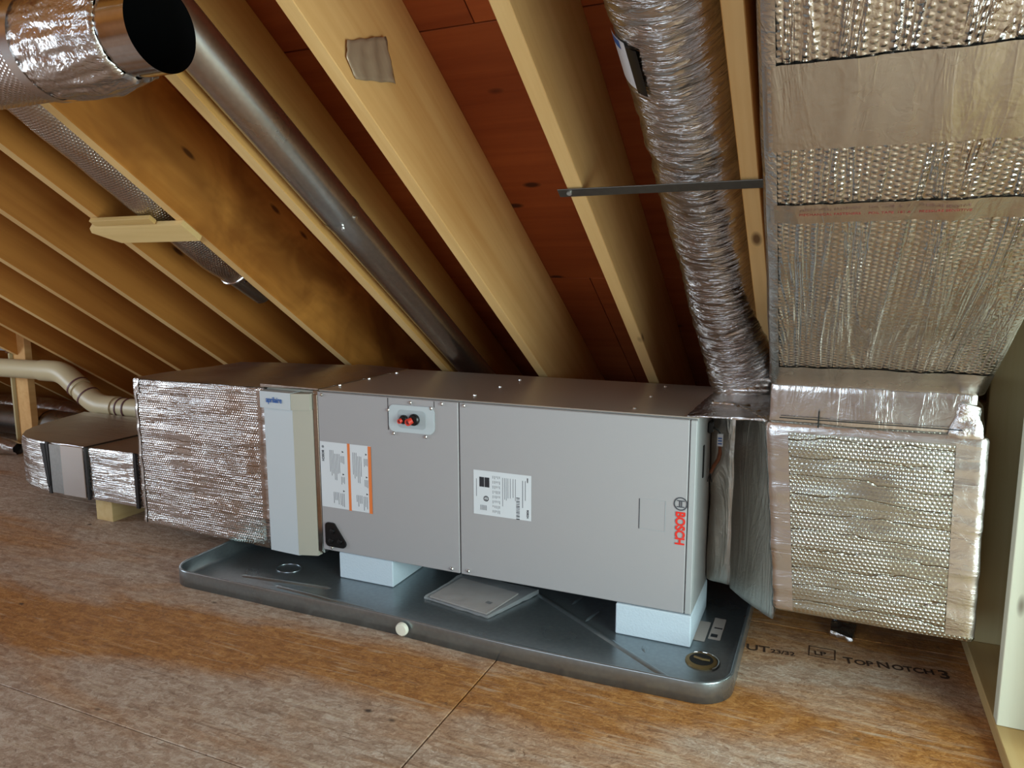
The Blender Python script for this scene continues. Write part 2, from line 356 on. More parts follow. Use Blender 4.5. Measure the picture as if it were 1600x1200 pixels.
class FoilBox:
    """hexahedron with rounded wobbly edges; corners: function local (a,b,c in 0..1) -> world; faces gridded at ~res"""
    def __init__(s, corners, rad=.012, res=.012, amp=.004, sc=(4, 4, 22), seed=0):
        s.c = [Vector(p) for p in corners]  # order: x0y0z0 x1y0z0 x1y1z0 x0y1z0 then z1
        s.rad, s.res, s.amp, s.sc, s.seed = rad, res, amp, sc, seed
        s.d = [((s.c[1]-s.c[0]).length+(s.c[5]-s.c[4]).length)/2, ((s.c[3]-s.c[0]).length+(s.c[7]-s.c[4]).length)/2, ((s.c[4]-s.c[0]).length+(s.c[7]-s.c[3]).length)/2]
    def tri(s, a, b, c):
        p = s.c
        return ((p[0]*(1-a)+p[1]*a)*(1-b)+(p[3]*(1-a)+p[2]*a)*b)*(1-c)+((p[4]*(1-a)+p[5]*a)*(1-b)+(p[7]*(1-a)+p[6]*a)*b)*c
    def pos(s, face, u, v, off=0.0):
        ax, sg = face; d = s.d
        q = [0, 0, 0]; o = [k for k in range(3) if k != ax]
        q[ax] = d[ax] if sg > 0 else 0; q[o[0]] = u*d[o[0]]; q[o[1]] = v*d[o[1]]
        nrm = Vector((0, 0, 0)); inner = []
        for k in range(3):
            t = min(max(q[k], s.rad), d[k]-s.rad); inner.append(t); nrm[k] = q[k]-t
        L = nrm.length
        nrm = nrm/L if L > 1e-9 else nrm
        a = [(inner[k]+nrm[k]*(s.rad+off))/d[k] for k in range(3)]
        P = s.tri(*a)
        # small sagging quilt
        h = noise.noise(Vector((P.x*s.sc[0]+s.seed, P.y*s.sc[1], P.z*s.sc[2])))+.5*noise.noise(Vector((P.x*s.sc[0]*2.7+s.seed, P.y*s.sc[1]*2.7, P.z*s.sc[2]*1.9+5)))
        N = s.tri(*[(inner[k]+nrm[k]*(s.rad+.01))/d[k] for k in range(3)])-s.tri(*[inner[k]/d[k] for k in range(3)])
        N.normalize()
        return P+N*h*s.amp
    def patch(s, face, u0, u1, v0, v1, off=0.0, res=None, flip_uv=False):
        ax, sg = face; o = [k for k in range(3) if k != ax]; res = res or s.res
        nu = max(2, int(s.d[o[0]]*(u1-u0)/res)); nv = max(2, int(s.d[o[1]]*(v1-v0)/res))
        V = []; Fc = []; UV = []
        for j in range(nv+1):
            for i in range(nu+1): V.append(s.pos(face, u0+(u1-u0)*i/nu, v0+(v1-v0)*j/nv, off))
        def uvq(i, j):
            a, b = (u0+(u1-u0)*i/nu)*s.d[o[0]], (v0+(v1-v0)*j/nv)*s.d[o[1]]
            return (b, a) if flip_uv else (a, b)
        rev = (sg > 0) != (ax == 1)
        for j in range(nv):
            for i in range(nu):
                k = [(i, j), (i+1, j), (i+1, j+1), (i, j+1)]
                if not rev: k = k[::-1]
                Fc.append(tuple(b*(nu+1)+a for a, b in k)); UV.append([uvq(a, b) for a, b in k])
        return V, Fc, UV
    def build(s, name, mat, parent=None, faces=None, flips=()):
        V, Fc, UV = [], [], []
        for fc in faces or [(0, -1), (0, 1), (1, -1), (1, 1), (2, -1), (2, 1)]:
            a, b, c = s.patch(fc, 0, 1, 0, 1, flip_uv=fc in flips); i0 = len(V); V += a; Fc += [tuple(k+i0 for k in q) for q in b]; UV += c
        return link(name, V, Fc, mat, parent, UV, smooth=True)
    def strip(s, name, mat, parent, face, u0, u1, v0, v1, off=.0025, flip=False):
        a, b, c = s.patch(face, u0, u1, v0, v1, off, flip_uv=flip)
        return link(name, a, b, mat, parent, c, smooth=True)

def skin_tube(name, path, rfun, mat, parent=None, n=64, ulen=None, inner=False):
    """tube with radius function rfun(s_metres, theta); uv = (theta*r, s)"""
    path = [Vector(p) for p in path]; m = len(path)
    T = [(path[min(i+1, m-1)]-path[max(i-1, 0)]).normalized() for i in range(m)]
    a = Vector((0, 0, 1)) if abs(T[0].z) < .95 else Vector((1, 0, 0)); U = T[0].cross(a).normalized()
    V = []; sl = 0; SS = []
    for i in range(m):
        if i: sl += (path[i]-path[i-1]).length
        SS.append(sl); U = (U-T[i]*U.dot(T[i])).normalized(); W = T[i].cross(U)
        for k in range(n):
            t = 2*PI*k/n; V.append(path[i]+(U*math.cos(t)+W*math.sin(t))*rfun(sl, t, i/(m-1)))
    Fc = []; UV = []; R = rfun(.01, 0, .5)
    for i in range(m-1):
        for k in range(n):
            Fc.append((i*n+k, i*n+(k+1) % n, (i+1)*n+(k+1) % n, (i+1)*n+k))
            u_, u2 = 2*PI*k/n*R, 2*PI*(k+1)/n*R
            UV.append([(u_, SS[i]), (u2, SS[i]), (u2, SS[i+1]), (u_, SS[i+1])])
    return link(name, V, Fc, mat, parent, UV, smooth=True)
def seg(a, b, n):
    a, b = Vector(a), Vector(b); return [a.lerp(b, i/n) for i in range(n+1)]

def text_mesh(name, body, size, mat, parent, loc, rot, bold=0.0, align='LEFT', spacing=1.0, xs=1.0):
    cu = bpy.data.curves.new(name, 'FONT'); cu.body = body; cu.size = size; cu.align_x = align; cu.offset = bold; cu.space_character = spacing
    cu.extrude = .0003; to = bpy.data.objects.new(name+'_tmp', cu); C.objects.link(to)
    bpy.context.view_layer.update()
    me = bpy.data.meshes.new_from_object(to.evaluated_get(bpy.context.evaluated_depsgraph_get()))
    bpy.data.objects.remove(to); bpy.data.curves.remove(cu)
    me.materials.clear(); me.materials.append(MT[mat]); me.name = name
    o = bpy.data.objects.new(name, me); C.objects.link(o); o.parent = parent; o.location = loc; o.rotation_euler = rot; o.scale = (xs, 1, 1)
    return o

# ================================================================== SETTING
TH = math.radians(33.17); SN, CS = math.sin(TH), math.cos(TH)
NV = Vector((0, SN, CS)); DV = Vector((0, CS, -SN))             # roof normal (up/out), rafter direction (down to the eave)
Z0 = 1.1599                                                      # rafter underside height at y = 0
def roof(x, y_s, n): return Vector((x, 0, Z0))+DV*y_s+NV*n       # y_s = distance along the slope, n = above rafter underside
RD, RW = .355, .042
XL, XR = -5.0, 3.05
Y_BACK = 2.6; Y_RIDGE = -2.7; Y_FRONT = -4.7

# floor: dark subfloor with osb sheets laid on it
fl = MB().box(XL-.2, XR+.2, Y_FRONT-.2, Y_BACK, -.08, -.019).build('floor', 'dark_gap'); tag(fl, kind='structure')
SX = [.845+1.372*k for k in range(-5, 4)]
rows = [(-4.9, -3.40, .5), (-3.40, -2.185, 0), (-2.185, -.966, .5), (-.966, .253, 0), (.253, 1.472, .5), (1.472, 2.69, 0)]
for ya, yb, sh in rows:
    wid = 2.744; x = .845-wid*3+(wid*.5 if sh else 0)
    while x < XR+.2:
        xa, xb = max(x, XL-.1), min(x+wid, XR+.2)
        if xb-xa > .05:
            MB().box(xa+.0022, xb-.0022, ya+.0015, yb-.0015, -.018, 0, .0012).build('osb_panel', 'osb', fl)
        x += wid
# roof over the unit: backing, plywood sheets, rafters
def slab(name, x0, x1, s0, s1, n0, n1, mat, parent, b=.001, edge=None):
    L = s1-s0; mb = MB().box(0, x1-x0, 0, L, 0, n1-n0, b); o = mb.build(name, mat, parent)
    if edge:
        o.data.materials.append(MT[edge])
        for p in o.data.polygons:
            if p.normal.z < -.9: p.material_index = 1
    Mx = Matrix((Vector((1, 0, 0)), DV, NV)).transposed().to_4x4(); Mx.translation = roof(x0, s0, n0); o.matrix_world = Mx
    return o
S_TOP, S_BOT = Y_RIDGE/CS, 2.35
ce = slab('ceiling', XL-.1, XR+.1, S_TOP, S_BOT+.1, RD+.016, RD+.05, 'dark_gap', None); tag(ce, kind='structure')
srows = [S_BOT+.1-1.22*k for k in range(0, 6)]
seam_s = (Vector((0, .74, 1.10))-Vector((0, 0, Z0))).dot(DV)
srows = [seam_s+1.22*k for k in (2, 1, 0, -1, -2, -3, -4, -5)]
for k in range(len(srows)-1):
    b_, a_ = min(srows[k], S_BOT+.1), max(srows[k+1], S_TOP)
    if b_-a_ < .05: continue
    x = -5.2+(1.1 if k % 2 else 0)
    while x < XR:
        xa, xb = max(x, XL-.1), min(x+2.44, XR+.1)
        if xb-xa > .1:
            o = slab('roof_sheathing_panel', xa+.0015, xb-.0015, a_+.002, b_-.002, RD, RD+.014, 'ply_red', None)
            mw = o.matrix_world.copy(); o.parent = ce; o.matrix_parent_inverse = ce.matrix_world.inverted(); o.matrix_world = mw
        x += 2.44
RX = [2.86, 2.41, 1.95, 1.470, 1.037, .571, .108, -.408, -.797, -1.235, -1.687, -2.13, -2.57, -3.01, -3.45, -3.89, -4.33, -4.77]
rmat = {1.470: 'pine', 1.037: 'pine_pale', .571: 'pine_pale', .108: 'pine', -.408: 'pine_cloud'}
for x in RX:
    o = slab('rafter', x, x+RW, S_TOP+.03, S_BOT, 0, RD-.0005, rmat.get(x, 'pine_gold'), None, .002, 'pine_lit_edge')
    mw = o.matrix_world.copy(); o.parent = ce; o.matrix_parent_inverse = ce.matrix_world.inverted(); o.matrix_world = mw
o = slab('rafter', 1.540, 1.562, S_TOP+.03, S_BOT, 0, RD-.0005, 'pine_gold', None, .002)
mw = o.matrix_world.copy(); o.parent = ce; o.matrix_parent_inverse = ce.matrix_world.inverted(); o.matrix_world = mw
# opposite roof slope behind the camera, ridge board, gables, low back wall
zr = (roof(0, S_TOP, RD+.02)).z
cf = MB(); sl2 = .62; yf = Y_FRONT
za = zr; zb = zr-(Y_RIDGE-yf)*sl2*.9
cf.prism([(Y_RIDGE+.2, za+.0), (Y_RIDGE+.2, za+.05), (yf-.3, zb+.05), (yf-.3, zb)], XL-.1, XR+.1, 'x')
tag(cf.build('ceiling_front', 'pine_gold'), kind='structure')
HZ = 3.6
def wall_with_hole(name, axis, pos, a0, a1, z0, z1, ha0, ha1, hz0, hz1, mat, t=.04):
    mb = MB()
    for (p, q, r, s_) in ((a0, ha0, z0, z1), (ha1, a1, z0, z1), (ha0, ha1, z0, hz0), (ha0, ha1, hz1, z1)):
        if axis == 'x': mb.box(pos, pos+t, p, q, r, s_)
        else: mb.box(p, q, pos, pos+t, r, s_)
    return tag(mb.build(name, mat), kind='structure')
gl = wall_with_hole('wall_left', 'x', XL-.04, Y_FRONT, Y_BACK, -.02, HZ, -2.95, -1.45, .6, 2.0, 'ply_gable')
gr = wall_with_hole('wall_far_right', 'x', XR, Y_FRONT, Y_BACK, -.02, HZ, -2.2, -.7, .1, 1.6, 'ply_gable')
bw = wall_with_hole('wall_front', 'y', Y_FRONT-.04, XL, XR, -.02, HZ, -.95, 1.35, .85, 1.85, 'ply_gable')
def win(name, axis, pos, a0, a1, z0, z1):
    mb = MB(); t = .06
    def bx(p, q, r, s_):
        if axis == 'x': mb.box(pos-.02, pos+.06, p, q, r, s_, .004)
        else: mb.box(p, q, pos-.06, pos+.02, r, s_, .004)
    bx(a0-t, a0, z0-t, z1+t); bx(a1, a1+t, z0-t, z1+t); bx(a0, a1, z0-t, z0); bx(a0, a1, z1, z1+t)
    tag(mb.build(name, 'stud_white'), kind='structure')
win('window_1', 'x', XL-.03, -2.95, -1.45, .6, 2.0); win('window_2', 'x', XR, -2.2, -.7, .1, 1.6); win('window_3', 'y', Y_FRONT, -.95, 1.35, .85, 1.85)

# partition on the right: plate, studs, plywood behind
wr = MB().box(2.247, 2.262, -.32, 1.5, .0, 1.5).build('wall_right', 'ply_wall'); tag(wr, kind='structure')
MB().box(2.103, 2.245, -.78, 1.55, .001, .039, .002).build('bottom_plate', 'lumber_y', wr)
for k, y in enumerate((-.165, .29, .75, 1.2)):
    MB().box(2.105, 2.245, y, y+.04, .040, roof(0, (y+.05)/CS, 0).z+.05-(.0 if y < .2 else 0), .0015).build('stud', 'stud_white' if k == 0 else 'lumber_z', wr)

# ================================================================== AIR HANDLER
L_, H0, H1, DP = 1.35, .105, .705, .624
ah = empty('air_handler', (0, 0, H0), label='long grey air handler cabinet lying sideways on white foam blocks in the metal pan', cat='air handler')
def P_(o): o.parent = ah; o.matrix_parent_inverse = Matrix.Translation((0, 0, -H0)); return o
cab = MB().box(0, L_, .004, DP, H0, H1-.003, .003).build('cabinet', 'paint_edge', None); P_(cab)
top = MB().box(-.001, L_+.001, .0, DP+.001, H1-.004, H1, .001).build('top_panel', 'galv_top', None); P_(top)
# two front doors with a shadow gap between
mid = .5769
d1 = MB().box(.004, mid-.0022, -.016, .0038, H0+.003, H1-.006, .0025).build('front_door', 'paint'); P_(d1)
d2 = MB().box(mid+.0022, L_-.022, -.016, .0038, H0+.003, H1-.006, .0025).build('front_door', 'paint'); P_(d2)
P_(MB().box(L_-.0195, L_, -.016, .0038, H0+.003, H1-.006, .0025).build('corner_post', 'paint_edge'))
YF = -.0165
def screw(x, y, z, ax='y'):
    mb = MB(); r = .0062
    if ax == 'y': mb.tube([(0, 0, 0), (0, -.0045, 0), (0, -.0065, 0)], r, 10, rad=[r, r*.95, r*.6]).tube([(0, -.0065, 0), (0, -.0075, 0)], .0028, 6)
    else: mb.tube([(0, 0, 0), (0, 0, .003), (0, 0, .0055)], r, 10, rad=[r, r*.95, r*.6])
    o = mb.build('screw', 'screw'); o.location = (x, y, z); return o
for x, z in ((.025, .69), (.305, .655), (.395, .686), (.515, .690), (.475, .672), (.325, .575), (.452, .573), (.598, .690), (.545, .122), (.608, .124), (.046, .121)):
    s_ = screw(x, YF, z); s_.parent = d1 if x < mid else d2
for x, y in ((.011, .11), (.011, .30), (.018, .49), (.58, .10), (.582, .305), (.578, .50), (1.137, .55), (1.139, .309), (1.144, .07)):
    s_ = screw(x, y, H1, 'z'); s_.parent = top
# side parting lines of the coil access plate
MB().box(.3025, .3045, YF-.0006, YF, .585, .697).build('seam', 'dark_gap', d1)
MB().box(.4845, .4862, YF-.0006, YF, .676, .697).build('seam', 'dark_gap', d1)
cp = MB().prism(rrect(.308, .487, .582, .676, .022), YF-.004, YF, 'y').build('connection_plate', 'clear_plate', d1)
# flip winding for y prisms
MB().prism(rrect(.345, .455, .597, .66, .016), YF-.0052, YF-.004, 'y').build('recess', 'recess', cp)
for nm, x, z, r, px, pz, pr_, ln in (('grommet', .371, .628, .0155, .362, .623, .0085, .021), ('grommet', .412, .630, .020, .398, .623, .0125, .024)):
    g = MB().tube([(x, YF-.004, z), (x, YF-.014, z), (x, YF-.018, z)], r, 24, rad=[r, r, r*.8]).build(nm, 'black', d1, smooth=True)
    MB().tube([(x-.002, YF-.016, z), (px, YF-ln, pz), (px, YF-ln-.002, pz)], pr_, 20, rad=[pr_*.8, pr_, pr_]).build('red_plug', 'red', g, smooth=True)
    MB().tube([(px, YF-ln-.0015, pz), (px, YF-ln-.0028, pz)], pr_*.55, 16).build('plug_hole', 'dark_red', g)
# drain plate bottom left: black rounded triangle
tri = arc(.034, .203, .014, 90, 180, 5)+arc(.036, .142, .016, 180, 270, 5)+arc(.094, .142, .016, -90, 30, 6)+arc(.052, .203, .014, 30, 90, 4)
tri = tri[::-1]
tp = MB().prism(tri, YF-.006, YF, 'y').build('drain_plate', 'black', d1)
for x, z, r in ((.052, .186, .010), (.045, .148, .010), (.085, .150, .010)):
    MB().tube([(x, YF-.006, z), (x, YF-.011, z), (x, YF-.012, z)], r, 16, rad=[r, r*.9, r*.5]).build('drain_cap', 'black', tp, smooth=True)
# warning labels (left door)
def flat(name, x0, x1, z0, z1, mat, parent, dy=.0006, base=YF):
    return MB().box(x0, x1, base-dy, base, z0, z1).build(name, mat, parent)
wl = flat('warning_label', .008, .228, .275, .519, 'paper', d1)
wl['label'] = 'white safety sticker with two orange stripes'
flat('orange_stripe', .1275, .1385, .273, .520, 'orange', wl, .0010); flat('orange_stripe', .215, .228, .273, .518, 'orange', wl, .0010)
RV = (PI/2, PI/2, 0)   # text facing -y, reading downwards
def vtext(body, size, mat, parent, x, z, bold=0, name='print', base=YF-.0012, sp=1.0, xs=1.0):
    o = text_mesh(name, body, size, mat, parent, (0, 0, 0), (0, 0, 0), bold, spacing=sp)
    # local x -> -z world, local y -> +x world, normal -> -y
    Mx = Matrix(((0, 1, 0, x), (0, 0, -1, base), (-xs, 0, 0, z), (0, 0, 0, 1))); o.matrix_local = Mx; return o
vtext('BOSCH', .0125, 'logo_grey', wl, .0165, .487, .0004)
ring = MB(); ring.prism([(x, z) for x, z in arc(.021, .5, .005, 0, 330, 10)], YF-.0012, YF-.0006, 'y'); ring.build('print', 'ink', wl)
for x0, ttl in ((.05, 0), (.150, 1)):
    mb = MB(); rnd = random.Random(3)
    for i in range(7 if ttl == 0 else 6):
        zt = .49-(.0 if i < 3 else .012); ln = rnd.uniform(.07, .115); mb.box(x0+i*.0068, x0+i*.0068+.0022, YF-.0009, YF-.0006, zt-ln, zt)
    for i in range(4): mb.box(x0+.012+i*.007, x0+.0145+i*.007, YF-.0009, YF-.0006, .33-rnd.uniform(.02, .04), .335)
    for i in range(3):
        for zt in (.472, .395): mb.box(x0+.048+i*.006, x0+.0502+i*.006, YF-.0009, YF-.0006, zt-rnd.uniform(.02, .03), zt)
        mb.box(x0+.042+i*.007, x0+.0445+i*.007, YF-.0009, YF-.0006, .328-rnd.uniform(.03, .05), .333)
    mb.build('print', 'ink', wl)
    for zt in (.487, .404, .342): MB().prism([(x0+.054, zt-.003), (x0+.062, zt), (x0+.054, zt+.004)], YF-.001, YF-.0006, 'y').build('warning_symbol', 'ink_dark', wl)
# rating plate
rp = flat('rating_plate', .630, .836, .329, .479, 'paper', d2); rp['label'] = 'white rating sticker with black squares, barcode and fine print'
mb = MB(); mb.box(.652, .669, YF-.0012, YF-.0006, .424, .457).box(.671, .688, YF-.0012, YF-.0006, .424, .457); mb.build('print', 'ink_dark', rp)
mb = MB(); rnd = random.Random(5)
for i, x in enumerate((.700, .7065, .712, .718, .724, .735, .742, .748, .754, .762, .772, .780)):
    if i < 5:
        for j in range(8): mb.box(x, x+.0018, YF-.0009, YF-.0006, .465-j*.0165-rnd.uniform(.006, .011), .465-j*.0165)
    else: mb.box(x, x+.0018, YF-.0009, YF-.0006, .462-rnd.uniform(.06, .1), .462)
mb.box(.640, .642, YF-.0009, YF-.0006, .39, .45); mb.box(.8145, .8168, YF-.0009, YF-.0006, .395, .46); mb.box(.805, .8075, YF-.0009, YF-.0006, .37, .46)
for j in range(5): mb.box(.655+j*.005, .6575+j*.005, YF-.0009, YF-.0006, .345, .362)
mb.build('print', 'ink', rp)
mb = MB()
for j in range(14): z = .402-j*.0054; mb.box(.784, .796, YF-.0010, YF-.0006, z-rnd.uniform(.0015, .0036), z)
for zz in (.385,):
    mb.tube([(.676, YF-.0006, zz), (.676, YF-.0012, zz)], .0095, 18)
mb.build('print', 'ink_dark', rp)
MB().tube([(.676, YF-.0012, .385), (.676, YF-.0016, .385)], .0068, 18).build('print', 'paper', rp)
vtext('CE', .011, 'ink_dark', rp, .672, .3915, .0002, base=YF-.0018)
vtext('BOSCH', .0085, 'ink_dark', rp, .8215, .365, .0003)
vtext('BOSCH', .0045, 'ink_dark', rp, .822, .470, .0002)
# knock-out square on the right door
mb = MB(); X0, X1, Z0_, Z1 = 1.186, 1.266, .355, .449
mb.box(X0, X0+.0022, YF-.0006, YF, Z0_, Z1); mb.build('knockout_line', 'logo_grey', d2)
mb = MB(); mb.box(X0, X1, YF-.0005, YF, Z1-.0006, Z1).box(X0, X1, YF-.0005, YF, Z0_, Z0_+.0006).box(X1-.0012, X1, YF-.0005, YF, Z0_, Z1); mb.build('knockout_line', 'recess', d2)
# big logo
vtext('BOSCH', .0380, 'logo_red', d2, 1.2975, .424, .0012, name='brand_lettering', sp=.94, xs=.86)
lg = MB()
def ringy(mb, cx, cz, r0_, r1_, n=32, y0=YF-.0012, y1=YF-.0002):
    i0 = len(mb.v)
    for k in range(n):
        a = 2*PI*k/n
        for rr in (r0_, r1_):
            for yy in (y0, y1): mb.v.append((cx+rr*math.cos(a), yy, cz+rr*math.sin(a)))
    for k in range(n):
        a = i0+4*k; b = i0+4*((k+1) % n)
        mb.f += [(a, b, b+2, a+2), (a+2, b+2, b+3, a+3), (a, a+1, b+1, b)]
ringy(lg, 1.310, .447, .0172, .0203)
# armature symbol inside, rotated a quarter turn
def lb(x0, x1, z0, z1): lg.box(1.310+x0, 1.310+x1, YF-.0012, YF-.0002, .447+z0, .447+z1)
lb(-.0112, .0112, -.0105, -.0080); lb(-.0112, .0112, .0080, .0105); lb(-.0042, -.0015, -.0075, .0075); lb(.0015, .0042, -.0075, .0075)
lg.build('brand_emblem', 'logo_grey', d2)
# control wire harness on the right side
hz = empty('wire_harness'); hz.parent = ah; hz.matrix_parent_inverse = Matrix.Translation((0, 0, -H0))
MB().box(1.351, 1.366, .17, .21, .625, .66, .003).build('connector', 'black', hz)
MB().tube([(1.366, .19, .64), (1.380, .195, .632), (1.386, .197, .622)], .0035, 8).build('wire', 'black', hz, smooth=True)
MB().box(1.378, 1.396, .19, .196, .582, .622, .001).build('wire_tag', 'paper', hz)
MB().box(1.381, 1.393, .1885, .1895, .606, .610).box(1.381, 1.393, .1885, .1895, .598, .602).box(1.381, 1.393, .1885, .1895, .589, .593).build('print', 'blue_print', hz)
MB().tube([(1.387, .193, .582), (1.388, .193, .56), (1.384, .192, .54), (1.372, .19, .52), (1.362, .188, .495)], .0055, 8, rad=[.005, .0062, .0062, .006, .0045]).build('wire', 'cord', hz, smooth=True)
for dx in (-.004, .004): MB().tube([(1.362, .188, .497), (1.360+dx, .187, .48), (1.361+dx*1.6, .187, .466)], .002, 6).build('wire', 'black', hz, smooth=True)
# refrigerant tube on the side? slim reflective strip left in the photo
MB().box(1.3505, 1.353, .10, .115, .50, .60).build('side_slot', 'dark_gap', ah).matrix_parent_inverse = Matrix.Translation((0, 0, -H0))

# ================================================================== FILTER CABINET (media air cleaner)
fc = empty('filter_cabinet', (-.13, 0, .08), label='slim white media air cleaner between foil plenum and grey cabinet', cat='air cleaner')
def FP(o): o.parent = fc; o.matrix_parent_inverse = Matrix.Translation((.13, 0, -.08)); return o
FP(MB().box(-.248, -.012, .012, .60, .085, .697, .003).build('frame', 'offwhite'))
dpts = [(-.240, .0), (-.240, -.018), (-.232, -.030), (-.095, -.036), (-.058, -.004), (-.058, .010), (-.240, .010)]
FP(MB().prism([(a, b) for a, b in dpts][::-1], .075, .632, 'z').build('door', 'white_plastic'))
FP(MB().prism([(-.094, -.0362), (-.0575, -.0045), (-.0575, .011), (-.022, .011), (-.022, -.014), (-.054, -.024)][::-1], .077, .630, 'z').build('side_frame', 'offwhite'))
cp2 = [(-.244, .0), (-.244, -.022), (-.236, -.036), (-.085, -.042), (-.030, -.020), (-.022, .010), (-.244, .010)]
hc = FP(MB().prism([(-.244, .0), (-.245, -.026), (-.238, -.043), (-.092, -.049), (-.092, .01), (-.244, .01)][::-1], .630, .692, 'z').build('door_handle', 'white_plastic'))
FP(MB().prism([(-.091, -.0475), (-.026, -.024), (-.022, .010), (-.091, .010)][::-1], .630, .690, 'z').build('top_corner', 'offwhite'))
t_ = text_mesh('brand_lettering', 'aprilaire', .029, 'blue_print', fc, (0, 0, 0), (PI/2, 0, -.04), .0006, xs=.80)
t_.matrix_parent_inverse = Matrix.Translation((.13, 0, -.08)); t_.location = (-.206, -.0468, .653)
FP(MB().box(-.0215, -.0190, .002, .02, .088, .694).build('gap', 'dark_gap'))
FP(MB().box(-.0200, .0, -.013, .003, .095, .688, .0015).build('joint_strip', 'galv_bright'))
FP(MB().box(-.022, .003, -.010, .03, .676, .703, .003).build('corner_clip', 'galv_bright'))
FP(MB().box(-.020, .002, -.008, .03, .088, .112, .003).build('corner_clip', 'galv_bright'))

# ================================================================== SUPPLY PLENUM (left, bubble foil)
PLc = [(-.930, -.010, .078), (-.250, -.010, .066), (-.250, .60, .066), (-.915, .56, .078), (-.938, -.012, .698), (-.250, -.010, .700), (-.250, .60, .712), (-.900, .56, .702)]
pl = empty('foil_plenum', (-.6, .25, .07), label='large square foil-wrapped plenum at the left end of the air handler', cat='duct')
fb = FoilBox(PLc, .012, .0085, .0035, (3, 4, 26), 1)
def KP(o, e): o.parent = e; o.matrix_parent_inverse = Matrix.Translation(-Vector(e.location)); return o
KP(fb.build('foil_wrap', 'foil_plenum', None, flips=((0, -1), (0, 1))), pl)
KP(fb.strip('foil_tape', 'foil_tape', None, (1, -1), .955, .999, .02, .98), pl)
KP(fb.strip('foil_tape', 'foil_crumple', None, (1, -1), .0, .055, .90, 1.0), pl)
KP(fb.strip('foil_tape', 'foil_tape', None, (1, -1), .001, .03, .0, .93), pl)
KP(fb.strip('foil_tape', 'foil_crumple', None, (1, -1), .88, .99, .0, .05), pl)
KP(fb.strip('foil_top', 'foil_dull', None, (2, 1), .0, 1.0, .0, 1.0), pl)
KP(FoilBox([(-.262, -.012, .701), (-.002, -.002, .703), (-.002, .62, .703), (-.262, .61, .703), (-.262, -.012, .713), (-.002, -.002, .7075), (-.002, .62, .7075), (-.262, .61, .718)], .002, .012, .0015, (9, 6, 4), 5).build('foil_flap', 'foil_dull', None), fc)

# ================================================================== OVAL RETURN DUCT lying left
od = empty('flat_oval_duct', (-1.5, .3, .11), label='low round-ended foil duct on a wood block left of the plenum', cat='duct')
outl = [(-.935, .06), (-.935, .64)]
outl += [(-2.18, .66)] + [(-2.14, .56)] + [(-2.105, .45), (-2.075, .355), (-2.03, .263), (-1.975, .19), (-1.897, .121), (-1.80, .082), (-1.70, .064), (-1.63, .060)]
def outline_shell(out, z0, z1, name, mat, parent, top_mat, res=.012, amp=.004):
    # resample outline
    pts = []; n = len(out)
    for i in range(n):
        a, b = Vector(out[i]), Vector(out[(i+1) % n]); L = (b-a).length; k = max(1, int(L/res))
        for j in range(k): pts.append(a.lerp(b, j/k))
    m = len(pts); nz = int((z1-z0)/res); V = []; Fc = []; UV = []; sl = 0; SL = []
    cen = Vector((sum(p.x for p in pts)/m, sum(p.y for p in pts)/m))
    nrm = []
    for i in range(m):
        t = (pts[(i+2) % m]-pts[i-2]); q = Vector((-t.y, t.x)).normalized()
        if q.dot(pts[i]-cen) < 0: q = -q
        nrm.append(q)
    for i in range(m+1):
        if i: sl += (pts[i % m]-pts[i-1]).length
        SL.append(sl)
    for j in range(nz+1):
        z = z0+(z1-z0)*j/nz; e = min(1, min(j, nz-j)/1.0)
        for i in range(m):
            h = noise.noise(Vector((pts[i].x*5, pts[i].y*5, z*26)))*amp-(1-e)*.004
            V.append((pts[i].x+nrm[i].x*h, pts[i].y+nrm[i].y*h, z))
    for j in range(nz):
        for i in range(m):
            i2 = (i+1) % m
            Fc.append((j*m+i, j*m+i2, (j+1)*m+i2, (j+1)*m+i))
            a, b = SL[i], SL[i+1]; y0, y1 = (z1-z0)*j/nz, (z1-z0)*(j+1)/nz
            UV.append([(a, y0), (b, y0), (b, y1), (a, y1)])
    o = link(name, V, Fc, mat, None, UV, smooth=True); KP(o, parent)
    Vt = [V[nz*m+i] for i in range(m)]; Vb = [V[i] for i in range(m)]
    KP(link('top_sheet', Vt+[(v[0], v[1], v[2]-.002) for v in Vt], [tuple(range(m)), tuple(range(2*m-1, m-1, -1))], top_mat, None, [[(Vt[i][0], Vt[i][1]) for i in range(m)], [(Vt[i][0], Vt[i][1]) for i in range(m-1, -1, -1)]]), parent)
    KP(link('bottom_sheet', Vb, [tuple(range(m-1, -1, -1))], mat, None, [[(Vb[i][0], Vb[i][1]) for i in range(m-1, -1, -1)]]), parent)
outline_shell(outl[::-1], .110, .350, 'foil_wrap', 'foil_duct', od, 'foil_dull')
for x0, x1, m, yy in ((-1.36, -1.345, 'black', .051), (-1.625, -1.605, 'black', .052), (-1.050, -1.032, 'black', .050)):
    mb = MB(); mb.box(x0, x1, yy, .06, .108, .354, .001); mb.box(x0, x1, yy, .5, .3512, .3542, .001) if m == 'black' and x0 > -1.5 and x0 < -1.1 else None
    KP(mb.build('strap', m, None), od)
KP(MB().prism([(-1.655, .345), (-1.625, .345), (-1.610, .15), (-1.625, .135)][::-1], .050, .058, 'y').build('strap_shadow', 'black', None), od)  # black wedge standing in for the shadow beside the end strap
KP(MB().box(-1.600, -1.520, .0535, .06, .115, .346, .001).build('tape_band', 'galv', None), od)
KP(MB().box(-1.52, -1.37, .0510, .06, .112, .349, .002).build('tape_band', 'foil_tape', None), od)
sb = MB().box(-1.378, -1.272, .100, .45, 0, .1075, .002).build('wood_block', 'lumber_y'); tag(sb, 'short pine block on the floor propping up the flat foil duct', 'wood block')

